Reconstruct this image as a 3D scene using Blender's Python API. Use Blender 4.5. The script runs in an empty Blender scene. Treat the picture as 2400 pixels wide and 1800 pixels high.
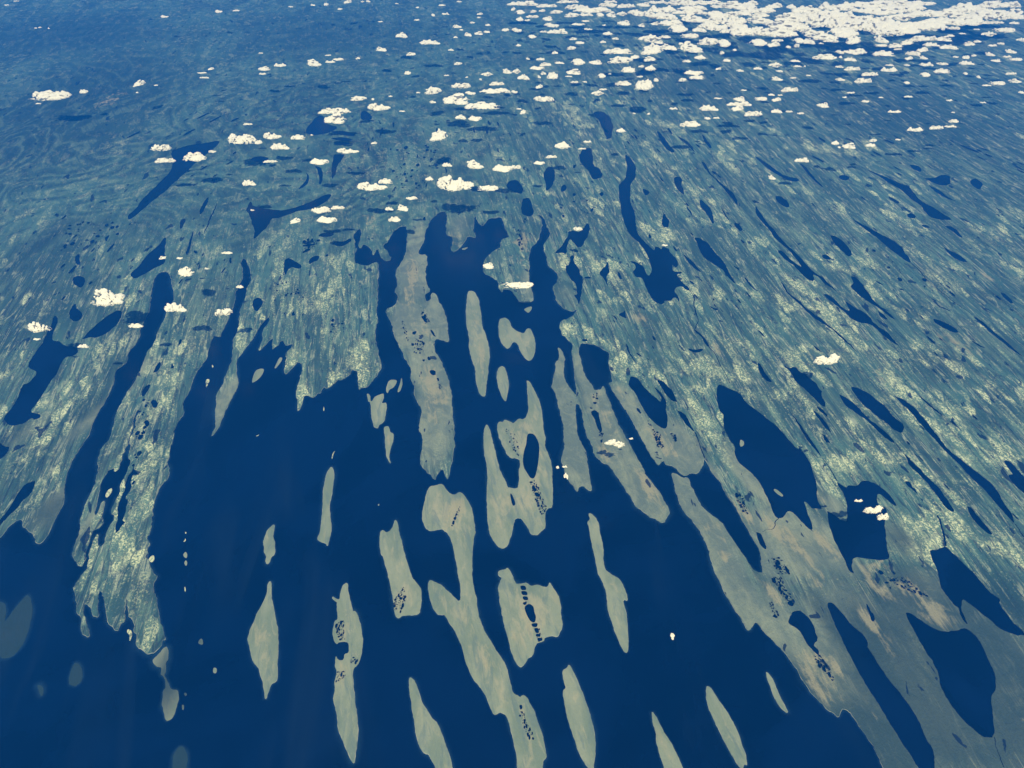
import bpy, bmesh, math, random
import numpy as np
from mathutils import Vector, noise
from mathutils.geometry import delaunay_2d_cdt

scene = bpy.context.scene
R = math.radians

# ------------------------------------------------------------------ camera (airliner window, 11 km up)
cam_data = bpy.data.cameras.new("camera")
cam_data.sensor_width = 36.0
cam_data.lens = 26.19
cam_data.clip_start = 1.0
cam_data.clip_end = 600000.0
cam = bpy.data.objects.new("camera", cam_data)
cam.location = (0.0, 0.0, 11000.0)
cam.rotation_euler = (R(49.0), 0.0, 0.0)
scene.collection.objects.link(cam)
scene.camera = cam

# ------------------------------------------------------------------ sky, sun, exposure
SUN_EL, SUN_AZ = 54.0, 180.0            # high sun behind the aircraft
world = bpy.data.worlds.new("World"); scene.world = world; world.use_nodes = True
wn = world.node_tree.nodes; wn.clear()
sky = wn.new("ShaderNodeTexSky"); sky.sky_type = 'NISHITA'; sky.sun_disc = False
sky.sun_elevation = R(SUN_EL); sky.sun_rotation = R(SUN_AZ); sky.altitude = 0.0
bg = wn.new("ShaderNodeBackground"); bg.inputs["Strength"].default_value = 0.075
wo = wn.new("ShaderNodeOutputWorld")
world.node_tree.links.new(sky.outputs[0], bg.inputs[0]); world.node_tree.links.new(bg.outputs[0], wo.inputs[0])
sl = bpy.data.lights.new("sun", 'SUN'); sl.energy = 5.0; sl.angle = R(0.53); sl.color = (1.0, 0.91, 0.69)
so = bpy.data.objects.new("sun", sl); scene.collection.objects.link(so)
sun_dir = Vector((math.sin(R(SUN_AZ)) * math.cos(R(SUN_EL)), math.cos(R(SUN_AZ)) * math.cos(R(SUN_EL)), math.sin(R(SUN_EL))))
so.rotation_euler = sun_dir.to_track_quat('Z', 'Y').to_euler(); so.location = (0, 0, 20000)
vs = scene.view_settings
vs.view_transform = 'Standard'; vs.look = 'None'; vs.gamma = 1.0; vs.exposure = 0.55; vs.use_curve_mapping = False
scene.render.engine = 'CYCLES'
cy = scene.cycles
cy.use_denoising = True; cy.max_bounces = 4; cy.diffuse_bounces = 2; cy.glossy_bounces = 2
cy.transmission_bounces = 2; cy.transparent_max_bounces = 12; cy.volume_bounces = 0
cy.sample_clamp_indirect = 4.0

HAZE_DENSITY = 1.45e-5
HAZE_COLOR = (0.005, 0.252, 1.0)

# ------------------------------------------------------------------ map outlines, metres on the ground
LAND = """-9954,6384 -9770,7361 -9498,7958 -9311,8388 -9292,8597 -9254,8691 -9223,8758 -9129,8785 -9081,8731 -9032,8611 -8869,8518 -8757,8440 -8615,8297 -8532,8233 -8504,8285 -8493,8440 -8507,8651 -8517,8949 -8509,9172 -8591,9401 -8715,9635 -8806,9875 -8853,10184 -8850,10438 -8846,10699 -8834,11000 -8884,11346 -8931,11631 -8909,11999 -8921,12341 -8997,12654 -9113,13137 -9019,13304 -8967,13516 -9072,13820 -9040,14132 -9032,14406 -9170,14925 -9190,15367 -9299,15826 -9423,16247 -9653,17134 -9547,17365 -9348,17336 -9175,17020 -8885,16355 -8739,15930 -8704,15317 -8677,14829 -8622,14360 -8590,14042 -8663,13864 -8591,13559 -8549,13054 -8528,12654 -8542,12226 -8542,11777 -8418,11346 -8348,10933 -8415,10633 -8366,10374 -8218,9967 -8127,9724 -8117,9488 -8080,9144 -8000,8785 -7916,8518 -7886,8259 -7811,8007 -7667,7811 -7574,7738 -7524,7762 -7579,8007 -7646,8285 -7694,8571 -7578,8624 -7581,8785 -7648,8949 -7732,9257 -7785,9172 -7745,8921 -7800,8949 -7920,9286 -7975,9576 -8044,9906 -8015,10059 -7947,10090 -7873,9936 -7808,10059 -7898,10374 -7919,10666 -7950,10899 -8008,11172 -8094,11524 -8126,11704 -8088,11869 -8039,11704 -8032,11524 -7935,11172 -7913,10865 -7824,10666 -7770,10374 -7674,10247 -7621,9875 -7629,9694 -7535,9430 -7544,9229 -7518,8976 -7420,8867 -7429,8677 -7428,8518 -7342,8285 -7384,8157 -7467,8233 -7587,8492 -7596,8414 -7551,8208 -7506,8007 -7442,7762 -7461,7619 -7481,7526 -7529,7341 -7419,7204 -7243,6871 -7128,6763 -7018,6489 -6857,6356 -6877,6469 -7005,6678 -7146,6893 -7169,7036 -7010,6937 -6927,6785 -6828,6731 -6886,6893 -6998,7114 -7034,7272 -6966,7226 -6834,7025 -6690,6721 -6490,6510 -6433,6510 -6454,6657 -6405,6678 -6419,6785 -6540,7069 -6515,7080 -6385,6871 -6210,6615 -6170,6510 -6063,6427 -6026,6305 -5827,6145 -5749,6135 -5628,6285 -5670,6376 -5595,6376 -5709,6594 -5800,6742 -5917,6937 -6026,7159 -6168,7387 -6159,7526 -6222,7619 -6393,7835 -6507,8007 -6530,8208 -6527,8259 -6638,8388 -6640,8624 -6738,8894 -6705,8921 -6798,9116 -6836,9343 -6851,9635 -6769,9784 -6786,9997 -6919,10247 -7018,10633 -7050,10966 -7095,11276 -7080,11524 -7065,11777 -7215,11999 -7176,12264 -7226,12654 -7223,13220 -7167,13645 -7248,14177 -7226,14476 -7051,14360 -7105,14734 -7100,15317 -7141,15877 -7259,16409 -7228,16850 -7274,17249 -7498,17720 -7533,18084 -7354,17780 -7147,17482 -7009,17020 -6956,16301 -6877,15569 -6761,14829 -6719,14177 -6573,13516 -6522,13013 -6554,12850 -6511,12614 -6556,12418 -6448,11887 -6316,11488 -6254,11241 -6242,11000 -6188,11103 -6198,11381 -6204,11740 -6196,12150 -6147,12614 -6295,13054 -6478,13516 -6402,13732 -6337,13997 -6277,14639 -6203,15022 -6099,15243 -6047,14974 -6118,14686 -6076,14406 -6008,14360 -6025,13776 -5867,14132 -5783,14360 -5728,14132 -5727,13842 -5613,13997 -5526,14337 -5447,13997 -5294,14177 -5289,13908 -5369,13776 -5259,13473 -5197,12972 -5098,13178 -5020,13431 -4930,13452 -4840,13220 -4806,12690 -4795,12341 -4699,11962 -4618,11704 -4603,11924 -4603,12226 -4513,12283 -4391,12188 -4322,12226 -4289,12380 -4242,12341 -4210,12575 -4110,12457 -3991,12654 -3952,12730 -3854,12770 -3724,12931 -3661,13199 -3499,13013 -3455,12730 -3381,12418 -3353,12575 -3270,12536 -3183,12654 -3168,12730 -3023,13013 -3019,13388 -3135,13645 -3216,14042 -3363,14499 -3349,15022 -3460,15620 -3538,16409 -3637,17134 -3701,17840 -3877,17720 -4019,17601 -4188,17660 -4360,17840 -4435,18207 -4429,18585 -4538,18649 -4523,18972 -4666,19237 -4561,19643 -4469,19712 -4379,19237 -4409,18777 -4320,18521 -4231,18810 -4024,18521 -3896,18084 -3883,18458 -3793,18521 -3669,18084 -3476,17840 -3395,17962 -3473,18332 -3629,18521 -3695,18777 -3578,18907 -3578,19170 -3405,19712 -3214,19850 -3107,19815 -3065,19104 -2969,18207 -3077,17720 -3157,17307 -3076,17020 -3064,16518 -3087,16328 -3002,16247 -2968,15826 -3083,15671 -3247,15569 -3108,15169 -2957,14877 -2833,14314 -2615,13864 -2554,13559 -2436,13473 -2325,13178 -2314,12810 -2206,12654 -2162,12341 -2031,12036 -1957,11777 -1979,11488 -1971,11137 -1892,11069 -1828,10633 -1840,10374 -1808,10153 -1676,9967 -1602,9906 -1486,9724 -1465,9906 -1385,10059 -1328,9906 -1261,9754 -1232,9997 -1212,10247 -1212,10633 -1183,10732 -1230,10933 -1202,11069 -1249,11452 -1277,11704 -1336,12264 -1412,12654 -1430,12730 -1578,13178 -1720,13645 -1846,13864 -1888,14223 -1825,14314 -1712,14291 -1479,14154 -1577,14592 -1558,14734 -1644,15169 -1807,15620 -1938,15982 -2001,16220 -2124,16247 -2128,15930 -2243,15877 -2306,16247 -2161,16328 -2257,16739 -2349,17077 -2341,17720 -2405,18270 -2579,18207 -2674,18521 -2543,18907 -2536,19781 -2450,20202 -2238,20636 -1997,20746 -1957,20131 -1931,19237 -1759,19170 -1705,18842 -1748,18458 -1642,18332 -1405,18842 -1290,19237 -1049,19104 -1095,19438 -1168,19574 -1116,19990 -1170,20490 -1054,20202 -865,19712 -707,20274 -532,20274 -288,20417 -213,19781 -108,19170 -276,19104 -340,18907 -304,18649 -498,18395 -689,18146 -774,17720 -810,17307 -631,17077 -378,16850 -358,16518 -248,16247 -250,16463 -37,16409 60,16194 209,15877 476,15826 555,16035 520,16518 451,16963 486,18084 546,18649 733,18842 894,19781 844,20417 706,20563 916,20490 1002,19920 1113,19643 1134,19304 895,18713 940,18084 987,17601 1142,17482 1278,17020 1236,16794 1072,16573 1135,16247 1166,15930 1326,15569 1523,15417 1706,15518 1569,15218 1386,15071 1256,15071 1142,14781 1213,14499 1392,14177 1470,14087 1423,13776 1448,13304 1424,12730 1436,12310 1384,12295 1291,12457 1237,12654 1176,12972 1245,13516 1209,13864 1104,13975 1123,13516 1011,13431 1013,13178 923,12931 915,12730 883,12595 974,12302 1047,11704 1094,11172 1105,10699 1032,10438 1009,10215 1071,9875 1170,9635 1248,9444 1278,9561 1384,9635 1541,9488 1542,9784 1505,10184 1487,10568 1396,10966 1390,11417 1364,11777 1389,11980 1466,11999 1538,11595 1551,11103 1642,10732 1647,10503 1788,10247 1965,10153 2113,9814 2234,9488 2328,9172 2438,9004 2543,8894 2689,8785 2810,8731 2831,8867 2926,8921 2948,9060 2877,9314 2773,9665 2600,10059 2474,10535 2375,10899 2255,11346 2198,11740 2106,12341 2039,12595 1988,12457 1830,12418 1781,12614 1725,12730 1635,13304 1566,13864 1639,14132 1806,14132 2048,14042 2326,13776 2246,13516 2262,13137 2274,12730 2162,12654 2303,12264 2456,11814 2574,11346 2711,10899 2818,10470 2912,10153 3057,10342 3102,10184 3257,10137 3302,9997 3398,9890 3526,9967 3686,9967 3750,10121 3843,10184 3861,10374 3896,10310 3944,9997 4064,9694 4151,9372 4251,9032 4305,8704 4377,8388 4432,8183 4429,8007 4391,7619 4288,7607 4207,7690 4108,7958 4018,8285 3939,8597 3797,8839 3657,9004 3558,9286 3478,9576 3441,9875 3389,9839 3284,9890 3170,10028 3141,9576 3185,9172 3327,8867 3449,8597 3521,8208 3524,7811 3540,7595 3617,7295 3700,7047 3771,6763 3809,6521 3892,6552 3961,6678 4037,6678 4134,6427 4245,6305 4324,6184 4397,5987 4471,5739 4529,5516 4627,5317 4733,5159 4825,5072 4882,5089 4940,5211 5021,5194 5082,5072 5147,4868 5210,4670 5252,4384 5273,4017 5281,3449"""
LAKES = [
 ("large irregular blue lake, seventeen percent across, twenty-four percent down", "-11567,22017 -11469,23001 -11450,23609 -11652,24426 -12001,25089 -11635,25579 -11080,25778 -10465,26082 -10516,25283 -10796,24241 -10896,23346 -11066,22497 -11085,22017 -11211,21543 -11348,20932 -11468,20131 -11691,20345 -11591,21007 -11648,21543"),
 ("mid-sized compact blue lake, thirty-one percent across, sixteen percent down", "-7645,27027 -7501,28251 -7324,28482 -6911,27463 -6438,27243 -6685,26706 -7153,26496 -7513,26601"),
 ("small compact blue lake, thirty-six percent across, fifteen percent down", "-5870,28599 -5744,28954 -5329,28251 -5369,27909 -5764,27909"),
 ("small long narrow blue lake, thirty-three percent across, seventeen percent down", "-6757,26866 -6211,26919 -5682,26548 -5826,26392 -6402,26548"),
 ("small long narrow blue lake, thirty-three percent across, eighteen percent down", "-6566,26288 -6112,26340 -5700,26134 -5968,25980 -6444,26082"),
 ("small long narrow blue lake, thirty-three percent across, nineteen percent down", "-6398,25829 -6117,25879 -5726,25778 -5986,25598 -6321,25628"),
 ("mid-sized compact blue lake, thirty-three percent across, twenty-two percent down", "-6250,24897 -5826,24897 -5866,24426 -5928,23877 -5872,23346 -5933,22831 -6118,24058"),
 ("mid-sized long narrow blue lake, thirty-one percent across, twenty-three percent down", "-6730,23967 -6460,23787 -6261,23259 -6204,22664 -6285,22497 -6343,23087 -6524,23521"),
 ("mid-sized compact blue lake, thirty percent across, twenty-four percent down", "-6873,23521 -6699,23087 -6642,22497 -6882,22129 -6771,22664 -6783,23087"),
 ("small compact blue lake, twenty-five percent across, twenty-one percent down", "-8888,24707 -8422,24613 -8370,24241 -8545,24149 -8767,24241 -9054,24426"),
 ("mid-sized irregular blue lake, fifty-eight percent across, twenty-one percent down", "2310,24707 2540,25381 2827,25381 2780,24801 2784,23877 2964,23698 3032,23173 2818,22916 2628,22916 2592,23433 2437,23967 2285,24333"),
 ("mid-sized compact blue lake, fifty-four percent across, twenty-three percent down", "1022,23346 1215,23877 1408,23787 1405,22831 1228,22170 1093,22049 1093,22580"),
 ("large long narrow blue lake, sixty-four percent across, thirty percent down", "3980,24897 4116,24519 4203,23787 4107,23173 3882,22580 3804,22089 3701,21388 3762,20710 3681,19920 3689,19304 3830,18842 4032,18395 4068,18649 4196,18617 4238,18458 4300,18649 4478,18521 4454,18270 4560,18023 4586,17601 4481,17541 4414,17720 4404,17365 4505,17307 4631,17307 4595,17191 4445,17134 4500,16907 4585,16683 4678,16518 4680,16355 4568,16409 4504,16573 4312,16518 4254,16355 4309,16140 4307,15774 4240,16087 4142,16035 4101,15877 3945,15930 3877,15774 3773,15774 3646,15930 3578,16301 3531,16628 3491,17020 3335,17020 3276,17307 3393,17482 3383,17660 3245,17840 3406,17840 3575,17660 3631,17601 3639,17191 3717,17077 3820,17365 3838,17720 3809,18207 3680,18713 3529,19104 3382,19574 3339,20417 3393,21388 3406,22017 3486,22580 3742,23001 3910,23787 3896,24519"),
 ("mid-sized compact blue lake, fifty-nine percent across, sixteen percent down", "3097,28717 3512,28835 3801,28136 3732,27027 3615,26288 3427,26082 3402,26706 3319,27684"),
 ("mid-sized compact blue lake, sixty-five percent across, eighteen percent down", "5362,27027 5496,26496 5568,25879 5749,25089 5624,24945 5408,25381 5323,26185"),
 ("mid-sized long narrow blue lake, sixty-seven percent across, nineteen percent down", "6003,26496 6334,25980 6442,24993 6356,25186 6150,25879"),
 ("large long narrow blue lake, seventy percent across, twenty-four percent down", "6438,24333 6601,24149 6619,23259 6821,22580 7042,22049 7057,21465 7016,21045 6950,21311 6869,21937 6705,22747 6538,23433"),
 ("small compact blue lake, sixty-nine percent across, eighteen percent down", "6954,26601 7041,26185 7088,25381 6996,25332 6918,25980"),
 ("mid-sized compact blue lake, sixty-six percent across, twenty-four percent down", "5359,23087 5520,23130 5583,22831 5488,22497 5522,22049 5445,21818 5362,21977 5297,22251 5271,22664"),
 ("small compact blue lake, sixty-three percent across, twenty-five percent down", "4220,22292 4353,22170 4406,22017 4352,21897 4226,21778 4202,22017"),
 ("small compact blue lake, fifty-five percent across, twenty-four percent down", "1567,22251 1696,22580 1795,22333 1666,22017 1574,22017"),
 ("mid-sized compact blue lake, fifty percent across, twenty-four percent down", "0,22831 190,22874 354,22251 333,22017 295,21857 111,21977 -149,22170 -188,22580"),
 ("mid-sized compact blue lake, fifty-two percent across, twenty-seven percent down", "346,21543 548,21621 632,21234 690,20636 597,20381 457,20417 300,20563 287,21007"),
 ("mid-sized long narrow blue lake, seventy-six percent across, twenty-two percent down", "8380,24801 8551,24519 8719,24058 8875,23609 9027,23173 9438,23001 9402,22747 9137,22747 8874,23173 8658,23521 8547,23877"),
 ("mid-sized compact blue lake, seventy-nine percent across, twenty-three percent down", "9837,24241 9927,23877 9999,23087 10067,22333 10005,22374 9884,23087 9822,23787"),
 ("large long narrow blue lake, eighty-nine percent across, twenty-five percent down", "11941,23698 12200,23346 12422,22916 12670,22580 12863,22497 12831,22049 12808,21543 12978,21083 13143,20636 13306,20131 13008,20167 12666,20345 12638,20783 12691,21083 12553,21543 12559,22017 12337,22497 12187,23001 12039,23433"),
 ("small compact blue lake, eighty-two percent across, twenty-three percent down", "10793,23173 11052,23259 11185,23087 11022,22831 10832,22831"),
 ("mid-sized compact blue lake, ninety-two percent across, twenty-four percent down", "13561,23001 13943,23001 14284,23259 14516,23173 14328,22664 14067,22415 13803,22497 13643,22831"),
 ("mid-sized long narrow blue lake, ninety-two percent across, twenty-five percent down", "13519,22539 13622,22251 13721,22049 13791,21621 14016,21311 13739,21504 13524,21937"),
 ("small compact blue lake, eighty-nine percent across, twenty-two percent down", "13489,24058 13767,23967 13815,23609 13625,23433 13501,23698"),
 ("small compact blue lake, eighty percent across, eighteen percent down", "11137,26392 11302,25980 11193,25899 11099,26134"),
 ("small compact blue lake, ninety-five percent across, twenty-four percent down", "15010,22831 15318,23001 15346,22580 15001,22170 14892,22415"),
 ("mid-sized irregular blue lake, fourteen percent across, thirty-four percent down", "-10052,19170 -9881,18585 -9635,17840 -9620,17660 -9811,17482 -9966,17134 -10119,16878 -10386,17249 -10268,17601 -10237,18207 -10124,18713 -10130,19104"),
 ("mid-sized irregular blue lake, ten percent across, forty-two percent down", "-10405,14268 -10377,14592 -10236,15071 -10069,15518 -9932,15544 -9774,15218 -9783,14877 -9885,14499 -10052,14360 -10230,14383"),
 ("small long narrow blue lake, eight percent across, thirty-four percent down", "-12233,18084 -12185,18270 -12007,17901 -11886,17660 -12014,17660"),
 ("mid-sized compact blue lake, eight percent across, thirty-seven percent down", "-11840,17020 -11731,17163 -11473,16963 -11367,16683 -11387,16518 -11644,16683"),
 ("mid-sized compact blue lake, seven percent across, forty-one percent down", "-11177,15367 -11247,15722 -11204,15826 -11091,15569 -10826,15367 -10777,15120 -10868,14998 -11081,15120"),
 ("small compact blue lake, ten percent across, thirty-one percent down", "-11827,19104 -11771,19337 -11710,19104 -11686,18842"),
 ("small compact blue lake, eighteen percent across, twenty-nine percent down", "-9995,20202 -9867,20345 -9762,19920 -9784,19574"),
 ("mid-sized compact blue lake, twenty percent across, twenty-seven percent down", "-9592,20636 -9655,21465 -9581,21699 -9511,21234 -9457,20490"),
 ("mid-sized long narrow blue lake, twenty-one percent across, twenty-eight percent down", "-9088,19643 -9181,20858 -9213,21388 -9114,20636 -9016,19304"),
 ("mid-sized long narrow blue lake, nineteen percent across, thirty-two percent down", "-9236,18332 -9323,19104 -9396,19643 -9230,18972 -9121,18084"),
 ("small compact blue lake, fifteen percent across, forty-eight percent down", "-8216,13013 -8241,13304 -8187,13452 -8107,13304 -8125,13054"),
 ("small compact blue lake, seventeen percent across, forty-eight percent down", "-7907,13346 -7868,13388 -7796,13178 -7863,13178"),
 ("small compact blue lake, eighteen percent across, forty-five percent down", "-8043,14223 -7997,14337 -7944,14177 -7953,13997"),
 ("small compact blue lake, twenty-two percent across, thirty-four percent down", "-7904,18023 -7840,18023 -7754,17720 -7835,17780"),
 ("small compact blue lake, nineteen percent across, thirty-three percent down", "-9048,18458 -8876,18332 -8902,18207 -9023,18332"),
 ("large long narrow blue lake, twenty-eight percent across, twenty-eight percent down", "-8197,20783 -8200,21465 -8083,21158 -7928,21007 -7426,20858 -6945,20783 -6455,21158 -6134,21543 -5938,21857 -5717,21857 -5777,21388 -6029,21007 -6269,20783 -6609,20710 -6878,20490 -7038,20274 -7283,20274 -7266,19781 -7368,19371 -7443,19137 -7509,19104 -7580,19574 -7828,20060 -8032,20563"),
 ("large irregular blue lake, four percent across, forty-eight percent down", "-11534,15317 -11401,15218 -11295,14925 -11204,14545 -11110,14223 -10887,14223 -10694,14042 -10472,14042 -10228,13864 -10296,13645 -10494,13602 -10466,13304 -10409,12891 -10411,12670 -10396,12418 -10375,11999 -10400,11740 -10199,11686 -10099,11631 -10072,11524 -10170,11470 -10262,11559 -10348,11381 -10533,11311 -10674,11346 -10863,11524 -10862,11814 -10880,12150 -11003,12654 -10890,12690 -10856,13054 -11210,13262 -11263,13732 -11290,14132 -11352,14499 -11416,14877"),
 ("mid-sized compact blue lake, zero percent across, fifty-nine percent down", "-10687,10765 -10578,10832 -10391,10699 -10279,10666 -10236,10535 -10271,10374 -10308,10310 -10414,10247"),
 ("large irregular blue lake, one percent across, sixty-six percent down", "-9333,9739 -9282,9635 -9258,9401 -9320,9257 -9332,9060 -9401,8812 -9454,8664 -9519,8544 -9582,8624 -9531,8812 -9486,8976 -9504,9229 -9502,9488 -9492,9694"),
 ("small compact blue lake, fifteen percent across, fifty-three percent down", "-7911,12036 -7876,12150 -7746,11999 -7692,11850 -7793,11850"),
 ("small compact blue lake, fourteen percent across, fifty-five percent down", "-7819,11381 -7760,11488 -7658,11346 -7662,11189"),
 ("small compact blue lake, fourteen percent across, fifty-one percent down", "-8201,12302 -8238,12575 -8130,12634 -8077,12418 -8134,12226"),
 ("large long narrow blue lake, twelve percent across, sixty-five percent down", "-7580,10184 -7497,10028 -7405,9997 -7393,9936 -7473,9906 -7460,9724 -7369,9605 -7357,9488 -7412,9314 -7323,9286 -7247,8921 -7269,8758 -7172,8731 -7205,8651 -7237,8466 -7344,8651 -7333,8785 -7377,8921 -7465,9116 -7479,9401 -7527,9694 -7564,9875 -7543,9997"),
 ("mid-sized irregular blue lake, twenty-nine percent across, thirty-five percent down", "-6336,17840 -6255,18053 -6047,17840 -5787,17601 -5796,17424 -5929,17453 -6083,17571 -6118,17307 -6128,17077 -6226,17365"),
 ("small compact blue lake, thirty-one percent across, thirty-four percent down", "-5661,17840 -5582,18084 -5399,18146 -5368,17901 -5488,17780 -5592,17660"),
 ("small compact blue lake, thirty percent across, thirty-three percent down", "-5913,18270 -5828,18489 -5703,18521 -5730,18332"),
 ("small compact blue lake, thirty-two percent across, thirty-three percent down", "-5237,18146 -5189,18238 -5112,18084 -5219,18053"),
 ("small long narrow blue lake, thirty-two percent across, thirty-one percent down", "-5659,19304 -5549,19438 -5169,19405 -5262,19170 -5532,19170"),
 ("mid-sized compact blue lake, thirty-three percent across, thirty-one percent down", "-5202,18842 -4847,18907 -4723,19170 -4624,18972 -4808,18681 -5001,18649"),
 ("small compact blue lake, twenty-nine percent across, forty-one percent down", "-5559,15367 -5494,15468 -5450,15268 -5532,15243"),
 ("small compact blue lake, twenty-five percent across, forty percent down", "-6639,16035 -6502,16087 -6406,15826 -6429,15569 -6478,15417 -6625,15620 -6663,15877"),
 ("small long narrow blue lake, thirty percent across, thirty-two percent down", "-6007,18713 -5821,18777 -5655,18777 -5729,18649 -5921,18617"),
 ("small compact blue lake, forty-two percent across, forty-two percent down", "-2272,15218 -2160,15268 -2129,15071 -2077,14974 -2163,14974"),
 ("small long narrow blue lake, forty-two percent across, forty-three percent down", "-2014,14734 -1935,14639 -1864,14383 -1932,14429"),
 ("small compact blue lake, forty percent across, forty-three percent down", "-2441,14592 -2347,14639 -2359,14476 -2432,14499"),
 ("small compact blue lake, forty-two percent across, forty-seven percent down", "-2002,13602 -1936,13624 -1898,13495 -1964,13473"),
 ("small compact blue lake, forty-two percent across, forty-nine percent down", "-1893,13116 -1762,13137 -1723,12972 -1799,12931"),
 ("small compact blue lake, forty-one percent across, forty-seven percent down", "-2102,13516 -2035,13516 -2041,13431 -2082,13439"),
 ("small compact blue lake, forty percent across, forty-five percent down", "-2439,14154 -2339,14132 -2342,14020 -2413,14042"),
 ("small compact blue lake, forty-three percent across, forty-nine percent down", "-1713,12850 -1648,12850 -1639,12730 -1693,12750"),
 ("small compact blue lake, forty-one percent across, twenty-eight percent down", "-2694,20202 -2626,20417 -2566,20131 -2653,20131"),
 ("mid-sized long narrow blue lake, fifty-six percent across, thirty-one percent down", "1172,18207 1422,18649 1655,19237 1670,19506 1811,19574 1972,19438 2089,19643 2215,19955 2319,19955 2289,19574 2151,19104 1980,18585 1848,18585 1798,18842 1681,19104 1584,18585 1527,18146 1436,18270"),
 ("small compact blue lake, fifty-six percent across, thirty-three percent down", "1770,18395 1870,18426 1881,18332 1764,18301"),
 ("mid-sized irregular blue lake, fifty-six percent across, thirty-seven percent down", "1657,18146 1754,18146 1727,17720 1823,17482 1851,17191 1907,17105 1877,16683 1808,16140 1740,15671 1692,15982 1604,16247 1721,16194 1708,16683 1555,16963 1452,17365 1497,17601 1596,17660"),
 ("small compact blue lake, fifty-seven percent across, thirty-six percent down", "1932,17020 2030,17077 2150,17020 2113,16935 1990,16952"),
 ("mid-sized long narrow blue lake, fifty-nine percent across, thirty-six percent down", "2667,17840 2675,17601 2641,17249 2525,16963 2553,16518 2462,17020 2379,17134 2431,17365 2612,17601"),
 ("small compact blue lake, sixty-one percent across, thirty-six percent down", "2889,17365 2933,17191 2964,16907 2889,16935 2864,17134"),
 ("small compact blue lake, sixty-three percent across, thirty-one percent down", "4008,19405 4061,19304 4050,19104 3966,19104"),
 ("small compact blue lake, sixty-five percent across, twenty-nine percent down", "4650,20710 4664,20345 4746,20202 4685,19712 4496,19712 4480,20060"),
 ("small compact blue lake, sixty-seven percent across, twenty-seven percent down", "5425,21083 5479,20783 5483,20417 5439,20563 5386,20858"),
 ("mid-sized compact blue lake, sixty-nine percent across, twenty-eight percent down", "5872,21543 6066,21234 6135,20858 6064,19990 5980,19920 5955,20490 5864,20932"),
 ("mid-sized long narrow blue lake, seventy-one percent across, twenty-eight percent down", "6452,21007 6519,20490 6566,19990 6487,20345 6440,20783"),
 ("small compact blue lake, seventy-two percent across, thirty percent down", "6643,20025 6791,19990 6832,19574 6714,19506 6640,19781"),
 ("large long narrow blue lake, seventy-eight percent across, thirty-two percent down", "7546,21158 7612,20636 7649,20025 7743,19506 7820,19038 7942,18521 8078,18084 8159,17601 8229,17307 8359,17020 8451,16628 8540,16247 8459,16463 8301,16739 8252,17077 8155,17220 8130,16935 8041,16794 7906,16963 7819,17307 7683,17720 7575,18023 7496,18395 7628,18458 7723,18207 7796,17780 7965,17482 7927,17901 7888,18332 7764,18713 7636,19104 7607,19506 7552,19850 7434,20345"),
 ("large irregular blue lake, seventy percent across, thirty-four percent down", "5289,19170 5445,19104 5649,18777 5743,18270 5879,17840 5866,17482 5897,17191 5927,16907 5939,16683 5834,16907 5708,17482 5514,17780 5369,18023 5322,18458 5328,18842"),
 ("small compact blue lake, sixty-six percent across, thirty-two percent down", "4619,18777 4720,18395 4617,18363"),
 ("mid-sized long narrow blue lake, sixty-eight percent across, thirty-four percent down", "4781,18270 4937,17962 5075,17660 5155,17249 4999,17424 4851,17840"),
 ("mid-sized long narrow blue lake, seventy-four percent across, thirty-seven percent down", "6278,17077 6370,16683 6506,16247 6360,16518 6256,16850"),
 ("small compact blue lake, seventy-two percent across, thirty-five percent down", "6115,17601 6215,17482 6188,17365 6117,17541"),
 ("small long narrow blue lake, sixty-eight percent across, forty-six percent down", "4181,13975 4320,13908 4549,13953 4532,13864 4351,13776 4222,13820"),
 ("mid-sized long narrow blue lake, sixty-two percent across, forty-six percent down", "2702,14200 2785,13953 2830,13645 2874,13346 2803,13645 2747,13864"),
 ("small compact blue lake, sixty-four percent across, forty-four percent down", "3410,14476 3464,14360 3458,14223 3398,14291"),
 ("small long narrow blue lake, sixty-three percent across, forty-seven percent down", "3148,13580 3214,13473 3163,13495"),
 ("small compact blue lake, sixty-two and a half percent across, forty-six percent down", "2933,13820 3032,13732 3069,13602 2993,13645"),
 ("small long narrow blue lake, sixty-three percent across, forty-nine percent down", "2962,13095 3048,12850 2980,12931"),
 ("small compact blue lake, fifty-seven percent across, forty-four percent down", "1680,14314 1820,14314 1812,14213 1686,14200"),
 ("large irregular blue lake, sixty-three percent across, fifty-two percent down", "2692,12952 2841,12871 2919,12670 2959,12575 3056,12341 3162,12188 3257,12055 3290,12188 3201,12457 3187,12536 3293,12380 3360,12150 3381,12036 3321,11814 3325,11524 3268,11241 3190,11207 3084,11311 2927,11595 2806,11999 2727,12380 2600,12614 2640,12730"),
 ("mid-sized irregular blue lake, sixty-five percent across, fifty-one percent down", "3253,12810 3398,12730 3458,12614 3582,12418 3596,12188 3634,12036 3501,12074 3404,12264 3336,12496 3295,12654"),
 ("mid-sized long narrow blue lake, sixty-seven percent across, fifty-five percent down", "3553,11777 3690,11704 3770,11452 3828,11103 3750,11207 3647,11452"),
 ("mid-sized compact blue lake, fifty-eight percent across, fifty-five percent down", "1698,11740 1778,11795 1870,11704 1867,11524 1903,11241 1878,11103 1808,11137 1774,11452 1712,11595"),
 ("small compact blue lake, fifty-eight percent across, fifty-two percent down", "1776,12074 1852,12074 1831,11980 1770,11999"),
 ("small compact blue lake, fifty-eight percent across, fifty-three percent down", "1684,11869 1759,11869 1742,11821 1693,11825"),
 ("small compact blue lake, sixty-two percent across, fifty-four percent down", "2701,11869 2762,11850 2805,11704 2763,11668 2702,11777"),
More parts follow.
